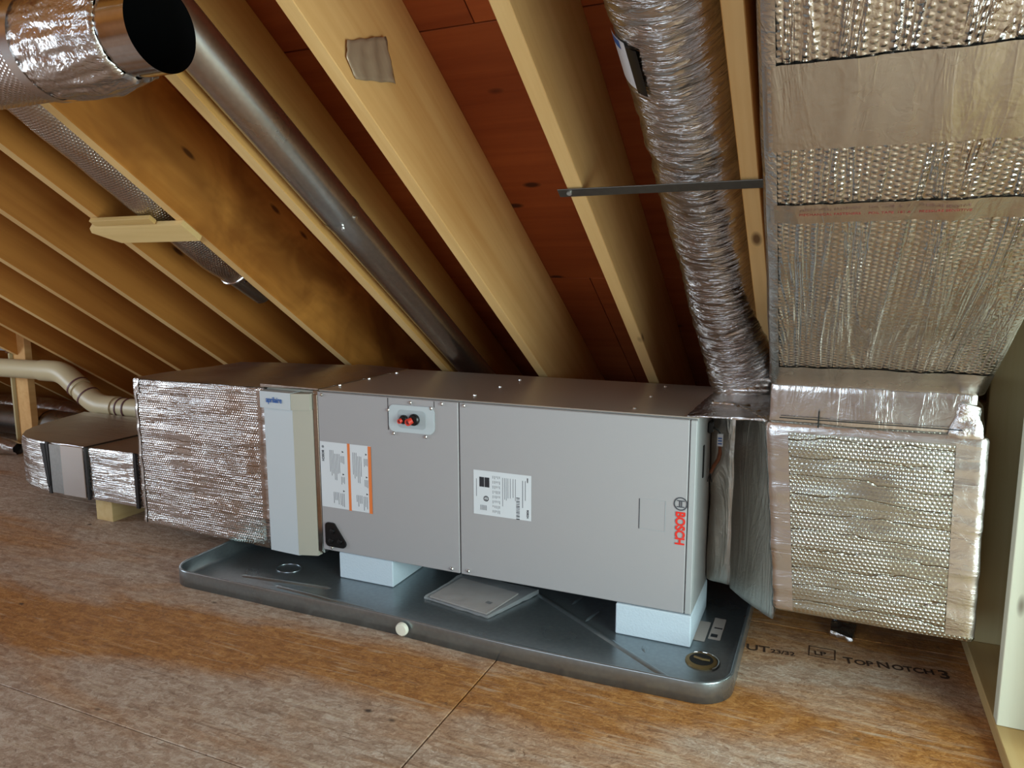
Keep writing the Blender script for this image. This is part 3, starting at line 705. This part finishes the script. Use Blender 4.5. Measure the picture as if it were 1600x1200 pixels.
# ================================================================== DRAIN PAN
pan = empty('drain_pan', (.5, .2, .001), label='shallow galvanised drain pan with rounded corners under the air handler', cat='drain pan')
PX0, PX1, PY0, PY1, PR = -.485, 1.500, -.292, .74, .095
def pan_loop(inset, z, n=10):
    base = rrect(PX0+inset, PX1-inset, PY0+inset, PY1-inset, PR-inset*.6, n)
    out = []
    m = len(base)
    for i in range(m):
        a, b = Vector(base[i]), Vector(base[(i+1) % m]); L = (b-a).length; k = max(1, int(L/.05))
        for j in range(k):
            p = a.lerp(b, j/k)
            if p.y < PY0+.12: # front wall bows slightly outwards
                p.y -= .018*math.exp(-((p.x-.98)/.45)**2)-.012*math.exp(-((p.x-.45)/.2)**2)*.5
            out.append((p.x, p.y, z))
    return out
loops = [pan_loop(0, .001), pan_loop(0, .057), pan_loop(.001, .0598), pan_loop(.0045, .0605), pan_loop(.008, .0595), pan_loop(.009, .056), pan_loop(.009, .012), pan_loop(.016, .006), pan_loop(.03, .005)]
V = []; Fc = []
m = min(len(l) for l in loops)
# same topology is guaranteed by using the resample counts of the outer loop
def resample(loop, m):
    P = [Vector(p) for p in loop]; P.append(P[0]); acc = [0]
    for i in range(1, len(P)): acc.append(acc[-1]+(P[i]-P[i-1]).length)
    out = []; j = 0
    for k in range(m):
        t = acc[-1]*k/m
        while acc[j+1] < t: j += 1
        out.append(P[j].lerp(P[j+1], (t-acc[j])/max(1e-9, acc[j+1]-acc[j])))
    return out
m = 400
for l in loops: V += resample(l, m)
for j in range(len(loops)-1):
    for i in range(m): Fc.append((j*m+i, j*m+(i+1) % m, (j+1)*m+(i+1) % m, (j+1)*m+i))
Fc.append(tuple((len(loops)-1)*m+i for i in range(m)))
Fc.append(tuple(range(m-1, -1, -1)))
KP(link('pan_tray', V, Fc, 'galv_pan', None, smooth=False), pan)
pan.children[0].data.polygons.foreach_set('use_smooth', [len(p.vertices) == 4 for p in pan.children[0].data.polygons])
def rib(a, b, wd=.012):
    a, b = Vector(a+(.0045,)), Vector(b+(.0045,)); d = (b-a).normalized(); nn = Vector((-d.y, d.x, 0)); V = []; Fc = []
    prof = [(-wd, 0), (-wd*.5, .0048), (0, .0062), (wd*.5, .0048), (wd, 0)]
    for q, sc_ in ((a, 0.1), (a+d*.015, 1), (b-d*.015, 1), (b, .1)):
        for s_, h in prof: V.append(q+nn*s_*max(sc_, .3)+Vector((0, 0, h*sc_)))
    for i in range(3):
        for k in range(4): Fc.append((i*5+k, (i+1)*5+k, (i+1)*5+k+1, i*5+k+1))
    KP(link('stiffening_rib', V, Fc, 'galv_pan', None, smooth=True), pan)
rib((.02, -.215), (.62, -.215)); rib((.70, -.215), (1.15, -.222)); rib((-.28, -.14), (.1, -.10)); rib((.78, .16), (1.36, -.235)); rib((-.1, -.16), (.35, -.19))
rib((.95, .22), (.93, .12), .006); rib((1.03, .12), (1.01, .02), .006); rib((1.22, -.06), (1.235, -.10), .008)
mb = MB(); n = 28
KP(MB().tube([(1.396, -.085, .005), (1.396, -.085, .010), (1.396, -.085, .012)], .045, 28, rad=[.046, .045, .040]).build('drain_flange', 'rust', None, smooth=True), pan)
KP(MB().tube([(1.396, -.085, .0120), (1.396, -.085, .0130)], .034, 28, rad=[.034, .033]).build('drain_hole', 'dark_gap', None), pan)
mb = MB(); ringp = [(1.396+.05*math.cos(t*.2), -.085+.05*math.sin(t*.2), .0085) for t in range(-4, 12)]; mb.tube(ringp, .0025, 8)
KP(mb.build('drain_weld', 'galv_bright', None, smooth=True), pan)
mb = MB(); mb.tube([(1.375, -.08, .0135), (1.40, -.09, .0155), (1.42, -.085, .0135)], .004, 8); KP(mb.build('drain_clip', 'rust', None, smooth=True), pan)
mb = MB(); ringp = [(-.16+.05*math.cos(t*.33), -.02+.04*math.sin(t*.33), .0075) for t in range(0, 20)]; mb.tube(ringp, .002, 8); KP(mb.build('drain_weld', 'galv_pan', None, smooth=True), pan)
plug = MB().tube([(.523, -.300, .031), (.523, -.308, .031), (.523, -.3125, .031), (.523, -.3135, .031)], .021, 28, rad=[.021, .021, .018, .010]).build('pan_plug', 'plug', None, smooth=True)
plug['label'] = 'round cream plug'; KP(plug, pan)
# stickers on the pan floor
KP(MB().box(1.335, 1.385, .035, .17, .0062, .0068).build('sticker', 'manual', None), pan)
s1 = KP(MB().box(1.392, 1.428, .06, .21, .0062, .0068).build('sticker', 'manual', None), pan)
KP(MB().box(1.397, 1.417, .075, .095, .0068, .0074).box(1.40, 1.425, .135, .142, .0068, .0074).build('print', 'ink_dark', None), pan)
# foam blocks (the two front ones show)
for nm, x0, x1, y0, y1, lb_ in (('foam_block', .068, .300, -.008, .30, 'white foam block under the left half of the air handler'), ('foam_block', 1.121, 1.352, -.020, .28, 'white foam block under the right end of the air handler')):
    tag(MB().box(x0, x1, y0, y1, .0060, .1048, .003).build(nm, 'foam'), lb_, 'foam block', 'foam blocks in the drain pan')
# manual in plastic bag
mn = empty('manual', (.6, .05, .007), label='folded instruction manual in a clear plastic bag lying in the pan', cat='manual')
def quadslab(pts, z0, z1, name, mat, parent, wob=0):
    V = [(x, y, z0) for x, y in pts]+[(x, y, z1) for x, y in pts]; n = len(pts)
    Fc = [tuple(range(n-1, -1, -1)), tuple(range(n, 2*n))]+[(k, (k+1) % n, n+(k+1) % n, n+k) for k in range(n)]
    return KP(link(name, V, Fc, mat, None), parent)
quadslab([(.462, -.028), (.700, -.070), (.735, .115), (.492, .155)], .0075, .0125, 'booklet', 'manual', mn)
quadslab([(.66, .0), (.682, -.004), (.685, .012), (.663, .016)], .0125, .0129, 'print', 'ink_dark', mn)
fbm = FoilBox([(.448, -.045, .0062), (.715, -.092, .0062), (.80, .15, .0062), (.48, .18, .0062), (.448, -.045, .016), (.715, -.092, .017), (.80, .15, .026), (.48, .18, .018)], .002, .012, .004, (16, 16, 20), 3)
KP(fbm.build('plastic_bag', 'plastic_bag', None, faces=[(2, 1), (1, -1), (0, 1), (0, -1)]), mn)

# ================================================================== RETURN SIDE: connector, drop box, big foil duct
cn = empty('duct_connector', (1.45, .3, .4), label='short dull foil connector duct between grey cabinet and tall foil drop', cat='duct')
c1 = FoilBox([(1.352, .235, .118), (1.435, .215, .118), (1.435, .62, .118), (1.352, .62, .118), (1.352, .235, .700), (1.435, .215, .700), (1.435, .62, .700), (1.352, .62, .700)], .012, .012, .006, (9, 9, 7), 8)
KP(c1.build('foil_wrap', 'foil_dull', None, flips=((1, -1),)), cn)
c2 = FoilBox([(1.430, .20, .115), (1.585, -.06, .15), (1.585, .60, .15), (1.430, .62, .115), (1.430, .20, .703), (1.585, -.06, .716), (1.585, .60, .716), (1.430, .62, .703)], .012, .012, .006, (7, 7, 6), 12)
KP(c2.build('foil_wrap', 'foil_dull', None, flips=((1, -1),)), cn)
c3 = FoilBox([(1.315, -.004, .7055), (1.58, -.02, .712), (1.58, .62, .712), (1.325, .63, .7055), (1.315, -.004, .710), (1.58, -.02, .723), (1.58, .62, .723), (1.325, .63, .712)], .002, .012, .004, (14, 14, 4), 3)
KP(c3.build('top_foil', 'foil_crumple', None), cn)

c4 = FoilBox([(1.352, .215, .692), (1.440, .195, .692), (1.440, .235, .692), (1.352, .255, .692), (1.352, .215, .718), (1.440, .195, .718), (1.440, .235, .718), (1.352, .255, .718)], .008, .006, .008, (30, 30, 30), 3)
KP(c4.build('foil_tape', 'foil_crumple', None), cn)
c5 = FoilBox([(1.432, .175, .694), (1.555, -.075, .704), (1.590, -.06, .704), (1.46, .21, .694), (1.432, .175, .718), (1.555, -.075, .728), (1.590, -.06, .728), (1.46, .21, .718)], .008, .006, .008, (30, 30, 30), 6)
KP(c5.build('foil_tape', 'foil_crumple', None), cn)
dr = empty('foil_drop_duct', (1.8, .2, .2), label='bubble-foil box duct hanging below the big sloping duct, above the floor at right', cat='duct')
DRc = [(1.583, -.100, .205), (2.058, -.100, .205), (2.058, .55, .205), (1.583, .55, .205), (1.540, -.100, .728), (2.050, -.100, .728), (2.050, .55, .728), (1.540, .55, .728)]
fd = FoilBox(DRc, .014, .0095, .003, (3, 4, 22), 21)
KP(fd.build('foil_wrap', 'foil_drop', None, flips=((0, -1), (0, 1))), dr)
KP(fd.strip('foil_tape', 'foil_tape', None, (1, -1), .86, .999, .03, 1.0), dr)
KP(fd.strip('foil_tape', 'foil_tape', None, (1, -1), .001, .11, .02, .98), dr)
KP(fd.strip('foil_tape', 'foil_tape', None, (1, -1), .0, 1, .955, 1.0), dr)
KP(fd.strip('foil_tape', 'foil_crumple', None, (0, -1), .0, .04, .0, 1.0), dr)
# collar between drop and sloping duct
co = FoilBox([(1.545, -.092, .722), (2.020, -.092, .722), (2.020, .5, .722), (1.545, .5, .722), (1.549, -.092, .835), (2.020, -.092, .835), (2.020, .5, .835), (1.549, .5, .835)], .01, .012, .003, (6, 6, 8), 31)
KP(co.build('collar', 'foil_tape', None, flips=((1, -1),)), dr)
KP(MB().box(1.575, 1.99, -.105, -.100, .7405, .7425).build('marker_line', 'dark_gap', None), dr)
KP(MB().box(1.668, 1.671, -.1055, -.099, .722, .765).build('marker_line', 'dark_gap', None), dr)
KP(FoilBox([(1.955, -.1, .72), (2.035, -.1, .72), (2.035, .3, .72), (1.955, .3, .72), (1.985, -.1, .81), (2.03, -.1, .80), (2.03, .3, .80), (1.985, .3, .81)], .008, .008, .008, (20, 20, 20), 9).build('crumpled_corner', 'foil_crumple', None), dr)

bg = empty('sloping_foil_duct', (1.8, -.5, 1.2), label='very large bubble-foil duct rising under the rafters at the right edge', cat='duct')
def bd(x, y, n):   # point on the underside plane through (y=-.09,z=.825), n up
    t = (y+.090)/CS; p = Vector((x, -.090, .826))+DV*t*1.0+NV*n; return p
y1_ = -1.75
A = [bd(1.600, y1_, 0), bd(2.62, y1_, 0), bd(2.032, -.085, 0), bd(1.547, -.085, 0), bd(1.600, y1_, .31), bd(2.62, y1_, .33), bd(2.032, -.085, .31), bd(1.547, -.085, .31)]
A[1] = bd(2.060, y1_, 0); A[5] = bd(2.060, y1_, .31)
fbg = FoilBox(A, .016, .0095, .0032, (20, 3, 3), 44)
KP(fbg.build('foil_wrap', 'foil_big', None, flips=((2, -1), (0, -1), (0, 1))), bg)
Ltot = (-.085-y1_)
def vy(y): return (y-y1_)/Ltot
KP(fbg.strip('foil_tape', 'foil_tape', None, (2, -1), .0, 1, vy(-.975), vy(-.83), flip=True), bg)
KP(fbg.strip('foil_tape', 'foil_tape', None, (2, -1), .0, 1, vy(-.715), vy(-.672), flip=True), bg)
KP(fbg.strip('foil_tape', 'foil_tape', None, (2, -1), .0, 1, vy(-.185), 1.0, flip=True), bg)
KP(fbg.strip('foil_tape', 'foil_crumple', None, (2, -1), .0, .045, 0, 1.0), bg)
KP(fbg.strip('foil_tape', 'foil_crumple', None, (0, -1), .0, 1, 0, .12), bg)
# red print along the tape
o = text_mesh('red_print', 'MECHANICAL FASTENERS  .  FOIL TAPE  181 A  .  PRESSURE SENSITIVE', .0085, 'dark_red', None, (0, 0, 0), (0, 0, 0))
p = bd(1.625, -.696, -.0085); Mx = Matrix((Vector((1, 0, 0)), -DV, -NV)).transposed().to_4x4(); Mx.translation = p
o.matrix_world = Mx; o.parent = bg; o.matrix_parent_inverse = Matrix.Translation(-Vector(bg.location))

# scrap of foil tape under the drop
tag(FoilBox([(1.735, .24, .002), (1.80, .22, .002), (1.81, .29, .002), (1.74, .30, .002), (1.735, .24, .02), (1.80, .22, .012), (1.81, .29, .03), (1.74, .30, .03)], .002, .006, .006, (40, 40, 40), 4).build('tape_scrap', 'foil_crumple'), 'small pale crumpled tape scrap on the floor under the foil drop', 'scrap')

# ================================================================== FLEX DUCT between rafters (right)
fx = empty('flex_duct', roof(1.33, 0, .12), label='wrinkled silver flexible duct running down between the rafters', cat='duct')
sA, sB = -1.75, 1.22
pth = []
pA = [roof(1.336+.018*math.sin((q+1.2)*1.9), q, .126+.012*math.sin(q*2.3+1)) for q in [sA+(-.1-sA)*i/330 for i in range(331)]]
P0, P1, P2 = pA[-1], roof(1.37, .50, .10), Vector((1.425, .505, .718))
pth = pA+[P0*(1-t)**2+P1*2*t*(1-t)+P2*t*t for t in [i/210 for i in range(1, 211)]]
def rflex(sl, th, f):
    a = noise.noise(Vector((math.cos(th)*1.1, math.sin(th)*1.1, sl*44+2.2*math.sin(th*1.0+.6))))
    b = noise.noise(Vector((math.cos(th)*1.2+7, math.sin(th)*1.2, sl*7)))
    c = abs(noise.noise(Vector((math.cos(th)*1.7, math.sin(th)*1.7+3, sl*90+4*math.sin(th+1)))))
    r = .121-.012*max(0, (f-.8)/.2)+.0034*a+.006*b-.0048*c
    ds = abs((sA+sl)-(-.318)); r -= .009*math.exp(-(ds/.03)**2)
    return r
KP(skin_tube('flex_jacket', pth, rflex, 'foil_flex', None, n=96), fx)
KP(skin_tube('foil_collar', [P2+Vector((0, 0, .005+.05*i/10)) for i in range(11)], lambda sl, th, f: .112+.004*math.sin(f*9)+.006*noise.noise(Vector((math.cos(th)*5, math.sin(th)*5, sl*40))), 'foil_crumple', None, n=72), fx)
def flexpatch(name, s0, s1, t0, t1, mat, off, parent):
    V = []; Fc = []; nu, nv = 10, 12
    for j in range(nv+1):
        for i in range(nu+1):
            s_ = s0+(s1-s0)*j/nv; th = t0+(t1-t0)*i/nu
            c0 = roof(1.336+.018*math.sin((s_+1.2)*1.9), s_, .126+.012*math.sin(s_*2.3+1))
            V.append(c0+(Vector((1, 0, 0))*math.cos(th)+NV*math.sin(th))*(.1225+off))
    for j in range(nv):
        for i in range(nu): Fc.append((j*(nu+1)+i, (j+1)*(nu+1)+i, (j+1)*(nu+1)+i+1, j*(nu+1)+i+1))
    return KP(link(name, V, Fc, mat, None, smooth=True), parent)
rd = math.radians
q = flexpatch('duct_label', -.725, -.60, rd(200), rd(230), 'paper', .002, fx); q['label'] = 'white and black label on the jacket'
flexpatch('duct_label', -.715, -.59, rd(230.5), rd(244), 'black', .002, fx)
flexpatch('print', -.722, -.700, rd(206), rd(222), 'blue_print', .0028, fx)
# strap
st = MB().box(1.012, 1.575, -.004, .0, -.0, .030); 
so = MB().box(0, .55, 0, .030, -.0035, -.0005, .0008).build('hanger_strap', 'galv_dull')
Mx = Matrix((Vector((1, 0, 0)), DV, NV)).transposed().to_4x4(); Mx.translation = roof(1.012, -.325, -.004); so.matrix_world = Mx
tag(so, 'thin grey metal strap screwed across two rafters below the flexible duct', 'strap')
sc2 = MB().tube([(0, 0, 0), (0, 0, -.004)], .007, 10).build('screw', 'screw', so); sc2.location = (.03, .014, -.003)

# ================================================================== BARE METAL PIPE along rafter
mp = empty('metal_duct_pipe', roof(.214, 0, .06), label='bare round galvanised pipe running along a rafter', cat='duct')
pc = lambda s_: roof(.2141, s_, .0602)
sj = (Vector((0, -.14, 1.275))-Vector((0, 0, Z0))).dot(DV)
mb = MB().tube([pc(-1.9), pc(sj)], .0635, 64, cap=False).build('pipe_section', 'galv_pipe', None, smooth=True); KP(mb, mp)
KP(MB().tube([pc(sj-.02), pc(sj+.004), pc(sj+.006), pc(1.5)], .0625, 64, cap=False, rad=[.0645, .0645, .0622, .0618]).build('pipe_section', 'galv_pipe', None, smooth=True), mp)
KP(MB().tube([pc(sj-.004)+Vector((.030, 0, 0))-NV*.0600, pc(sj-.004)+Vector((.035, 0, 0))-NV*.068], .006, 10).build('screw', 'screw', None), mp)
KP(MB().tube([pc(sj-.004)+Vector((.060, 0, 0))-NV*.020, pc(sj-.004)+Vector((.067, 0, 0))-NV*.022], .006, 10).build('screw', 'screw', None), mp)

# ================================================================== SMALL BUBBLE-FOIL PIPE in left bay with board under it
sf = empty('small_foil_duct', roof(-.51, 0, .09), label='thin bubble-foil wrapped pipe held up by a board between left rafters', cat='duct')
sEnd = (Vector((0, .17, 1.105))-Vector((0, 0, Z0))).dot(DV)
pth = [roof(-.540, -1.95+(sEnd+1.95)*i/160, .091) for i in range(161)]
def rs(sl, th, f):
    d = (1-f)*(sEnd+1.95)
    return .088+.003*noise.noise(Vector((math.cos(th)*2, math.sin(th)*2, sl*9)))-(.018*max(0, 1-d/.12))+.008*math.exp(-((d-.002)/.012)**2)
KP(skin_tube('foil_wrap', pth, rs, 'foil_pipe', None, n=56), sf)
KP(MB().tube([roof(-.540, sEnd-.05, .088), roof(-.540, sEnd+.01, .088), roof(-.530, sEnd+.17, .088)], .06, 32, cap=True, rad=[.066, .066, .060]).build('bare_end', 'galv', None, smooth=True), sf)
mb = MB(); rg = [roof(-.540, sEnd-.004, .088)+(Vector((1, 0, 0))*math.cos(t*PI/14)+NV*math.sin(t*PI/14))*.072 for t in range(29)]; mb.tube(rg, .006, 8)
KP(mb.build('crimped_ring', 'foil_crumple', None, smooth=True), sf)
mb = MB().tube([roof(-.46, sEnd-.0, .03), roof(-.425, sEnd-.04, .0)], .003, 6); KP(mb.build('wire_tie', 'black', None), sf)
def board(x0, x1, s0, s1, n0, n1, name, lab_, skew=.05):
    pts = [(x0, (s0+s1)/2-.02), (x0+.02, s0), (x1, s0), (x1, s1), (x0+.085, s1)]
    mb = MB().prism(pts, 0, n1-n0, 'z'); o = mb.build(name, 'lumber_x')
    Mx = Matrix((Vector((1, 0, 0)), DV, NV)).transposed().to_4x4(); Mx.translation = roof(0, 0, n0); o.matrix_world = Mx
    return tag(o, lab_, 'board')
board(-.845, -.370, -.260, -.168, -.022, -.0015, 'wood_cleat', 'pale pine cleat nailed under two rafters, carrying the thin foil pipe')
for (x, s_) in ((-.79, -.19), (-.39, -.215), (-.60, -.22)):
    pass
o2 = MB().box(0, .30, 0, .03, 0, .016, .001).build('wood_strip', 'lumber_x'); Mx.translation = roof(-.79, -.296, -.018); o2.matrix_world = Mx
tag(o2, 'narrow pine strip lying along the upper edge of the cleat', 'board')

# ================================================================== OPEN ROUND DUCT, upper left
rc = Vector((.3887, -.9427, 1.6195))
rd_ = empty('open_round_duct', rc, label='big foil-wrapped round duct with open black mouth at upper left', cat='duct')
n = 72
KP(MB().tube([rc+Vector((-.32, 0, 0)), rc], .09, n, cap=False).build('metal_collar', 'galv_bright', None, smooth=True), rd_)
KP(MB().tube([rc+Vector((0, 0, 0)), rc+Vector((-.9, 0, 0))], .0885, n, cap=False).build('duct_inside', 'matt_black', None, smooth=True), rd_)
KP(MB().tube([rc+Vector((-.55, 0, 0)), rc+Vector((-.56, 0, 0))], .088, n).build('added_dark_disc', 'matt_black', None), rd_)  # added black disc closing the duct to keep its open mouth dark
pth = [rc+Vector((-.30-3.6*i/260, 0, 0)) for i in range(261)]
KP(skin_tube('foil_wrap', pth, lambda sl, th, f: .111+.0016*noise.noise(Vector((math.cos(th)*2, math.sin(th)*2, sl*5))), 'foil_pipe', None, n=96), rd_)
pth = [rc+Vector((-.085-.245*i/50, 0, 0)) for i in range(51)]
def rcr(sl, th, f):
    a = noise.noise(Vector((math.cos(th)*5, math.sin(th)*5, sl*9)))+.6*noise.noise(Vector((math.cos(th)*11+3, math.sin(th)*11, sl*16)))
    base = .098+.017*min(1, f/.35)-(.004*max(0, (f-.85)/.15))
    if f < .02: base = .0905
    return base+.0055*a*(1 if math.sin(th) < 5 else 1)
KP(skin_tube('crumpled_sleeve', pth, rcr, 'foil_crumple', None, n=160), rd_)
KP(MB().tube([rc+Vector((-.315, 0, 0)), rc+Vector((-.345, 0, 0))], .1165, n, rad=[.1165, .1165], cap=False).build('tape_band', 'foil_tape', None, smooth=True), rd_)
for x_, nm in ((-.9, 0), (-2.4, 0)):
    KP(MB().box(rc.x+x_, rc.x+x_+.03, rc.y-.115, rc.y-.1135, rc.z, roof(0, rc.y/CS, 0).z+.05).build('hanger_strap', 'galv_dull', None), rd_)

# ================================================================== tape scrap on the third rafter
xs = .571+RW+.001
def ps(y, z, dx=0): return (xs+dx, y, z)
V = []; Fc = []; nu = 14; nv = 10
for j in range(nv+1):
    for i in range(nu+1):
        a, b = i/nu, j/nv
        y = -.625+.155*a+.035*b*(1-a)+.055*a*b-.02*(1-a)*(1-abs(2*b-1)); z = 1.650+.052*a-(.078+.022*a)*b+.006*abs(((a*2.7) % 1)-.5)
        V.append(ps(y, z, .003+.018*abs(((a*3.1+b*.4) % 1)-.5)*(.5+.8*a)+.004*noise.noise(Vector((a*5, b*5, 0)))))
for j in range(nv):
    for i in range(nu): Fc.append((j*(nu+1)+i, (j+1)*(nu+1)+i, (j+1)*(nu+1)+i+1, j*(nu+1)+i+1))
o = link('duct_tape_patch', V, Fc, 'tape_brown', None, smooth=True); md = o.modifiers.new('s', 'SOLIDIFY'); md.thickness = .0015
tag(o, 'torn crinkled grey-brown tape patch stuck on the side of a rafter', 'tape')

# ================================================================== far left: pvc pipe, post, ducts on the floor
pv = empty('pvc_vent_pipe', (-2.3, .68, .4), label='white plastic vent pipe with elbows running behind the foil plenum', cat='pipe')
def sm(pts, k=5):
    P = [Vector(p) for p in pts]; out = [P[0]]
    for i in range(1, len(P)-1):
        a, b, c = P[i-1], P[i], P[i+1]; d1_, d2_ = (a-b).normalized()*.07, (c-b).normalized()*.07
        for j in range(k+1):
            t = j/k; out.append((b+d1_)*(1-t)**2+b*2*t*(1-t)+(b+d2_)*t*t)
    out.append(P[-1]); return out
yv = .68
K_ = lambda p: CAM+(Vector(p)-CAM)*1.028
KP(MB().tube([K_((-5.0, yv+.02, .545)), K_((-2.50, yv, .567))], .0576, 32).build('pipe_run', 'pvc', None, smooth=True), pv)
KP(MB().tube(sm([K_(p) for p in [(-2.54, yv, .566), (-2.36, yv, .566), (-2.22, yv, .475)]]), .063, 32).build('elbow', 'pvc', None, smooth=True), pv)
KP(MB().tube([K_((-2.26, yv, .50)), K_((-2.14, yv, .42))], .057, 32).build('pipe_run', 'pvc', None, smooth=True), pv)
KP(MB().tube(sm([K_(p) for p in [(-2.205, yv, .462), (-2.08, yv, .388), (-1.93, yv, .388)]]), .063, 32).build('elbow', 'pvc', None, smooth=True), pv)
KP(MB().tube([K_((-1.96, yv, .388)), K_((-.6, yv+.02, .400))], .056, 32).build('pipe_run', 'pvc', None, smooth=True), pv)
for p, q_ in (((-2.245, yv, .490), (-2.237, yv, .485)), ((-2.165, yv, .438), (-2.158, yv, .433)), ((-1.895, yv, .389), (-1.888, yv, .389)), ((-1.84, yv, .389), (-1.832, yv, .389))):
    KP(MB().tube([K_(p), K_(q_)], .0665 if p[0] < -1.9 else .0592, 32).build('joint_ring', 'pvc_band', None, smooth=True), pv)
po = empty('roof_post', (-2.95, .85, 0), label='short pine post standing between floor and rafters at far left', cat='post')
KP(MB().box(-3.02, -2.90, .82, .865, .0, .86, .002).build('post_board', 'pine_pale', None), po)
KP(MB().box(-3.035, -3.0205, .80, .865, .0, .86, .002).build('post_edge', 'lumber_z', None), po)
KP(MB().box(-3.4, -3.03, .80, .803, .650, .665).build('metal_strap', 'galv', None), po)
KP(MB().box(-3.05, -3.01, .795, .80, .635, .675, .001).build('metal_plate', 'galv_bright', None), po)
fd1 = empty('floor_foil_duct', (-3.5, 1.1, .02), label='dull metal round duct lying on the floor at far left, open end showing', cat='duct')
KP(MB().tube([(-4.95, 1.10, .135), (-2.62, .93, .165)], .095, 40, cap=False).build('duct_pipe', 'galv', None, smooth=True), fd1)
KP(MB().tube([(-2.625, .93, .165), (-2.70, .935, .164)], .0935, 40).build('duct_opening', 'matt_black', None, smooth=True), fd1)
KP(MB().tube([(-3.05, .961, .160), (-2.90, .950, .161)], .098, 40, cap=False).build('foil_tape', 'foil_tape', None, smooth=True), fd1)
pth = [Vector((-4.95+2.4*i/120, 1.26-.14*i/120, .215-.0*i/120+.01*math.sin(i*.1))) for i in range(121)]
tag(skin_tube('flat_foil_duct', pth, lambda sl, th, f: .085*(1-.5*max(0, (f-.8)/.2))*(1-.35*abs(math.sin(th)))+.006*noise.noise(Vector((math.cos(th)*2, math.sin(th)*2, sl*18))), 'foil_flex', None, n=40), 'crumpled foil duct lying behind the metal duct at far left', 'duct')
pth = [Vector((-4.6+1.75*i/80, .70+.02*math.sin(i*.2), .062)) for i in range(81)]
tag(skin_tube('foil_sleeve', pth, lambda sl, th, f: .055*(1-.4*max(0, (f-.85)/.15))+.008*noise.noise(Vector((math.cos(th)*2, math.sin(th)*2, sl*14))), 'foil_flex', None, n=36), 'thin crumpled foil sleeve on the floor in front of the metal duct', 'duct')

# ================================================================== floor stamp
stp = empty('floor_stamp', (1.75, .1, .0004), label='black stencilled lettering stamped on the floorboards beside the pan', cat='lettering')
def ft(body, size, x, y, rot, bold=.0006, xs_=1.0):
    o = text_mesh('lettering', body, size, 'stamp', None, (x, y, .0008), (0, 0, rot), bold, xs=xs_); KP(o, stp)
ft('UT', .052, 1.505, .050, .08); ft('23/32', .030, 1.575, .060, .08)
ft('LP', .034, 1.694, .098, .1); ft('T', .050, 1.775, .082, .12, .001, .9); ft('OP', .040, 1.803, .086, .12, .001, .95); ft('N', .050, 1.862, .093, .12, .001, .9); ft('OTCH', .040, 1.901, .098, .12, .001, .95); ft('3', .062, 2.018, .100, .12, .0012)
mb = MB(); 
for a, b, c, d in ((1.678, 1.752, .086, .089), (1.678, 1.752, .146, .149), (1.678, 1.681, .086, .149), (1.749, 1.752, .086, .149)): mb.box(a, b, c, d, .0004, .0010)
KP(mb.build('stamp_box', 'stamp', None), stp)
for o in C.objects:
    if o.name.startswith('print') and o.parent: o['kind'] = 'stuff'
bpy.context.view_layer.update()
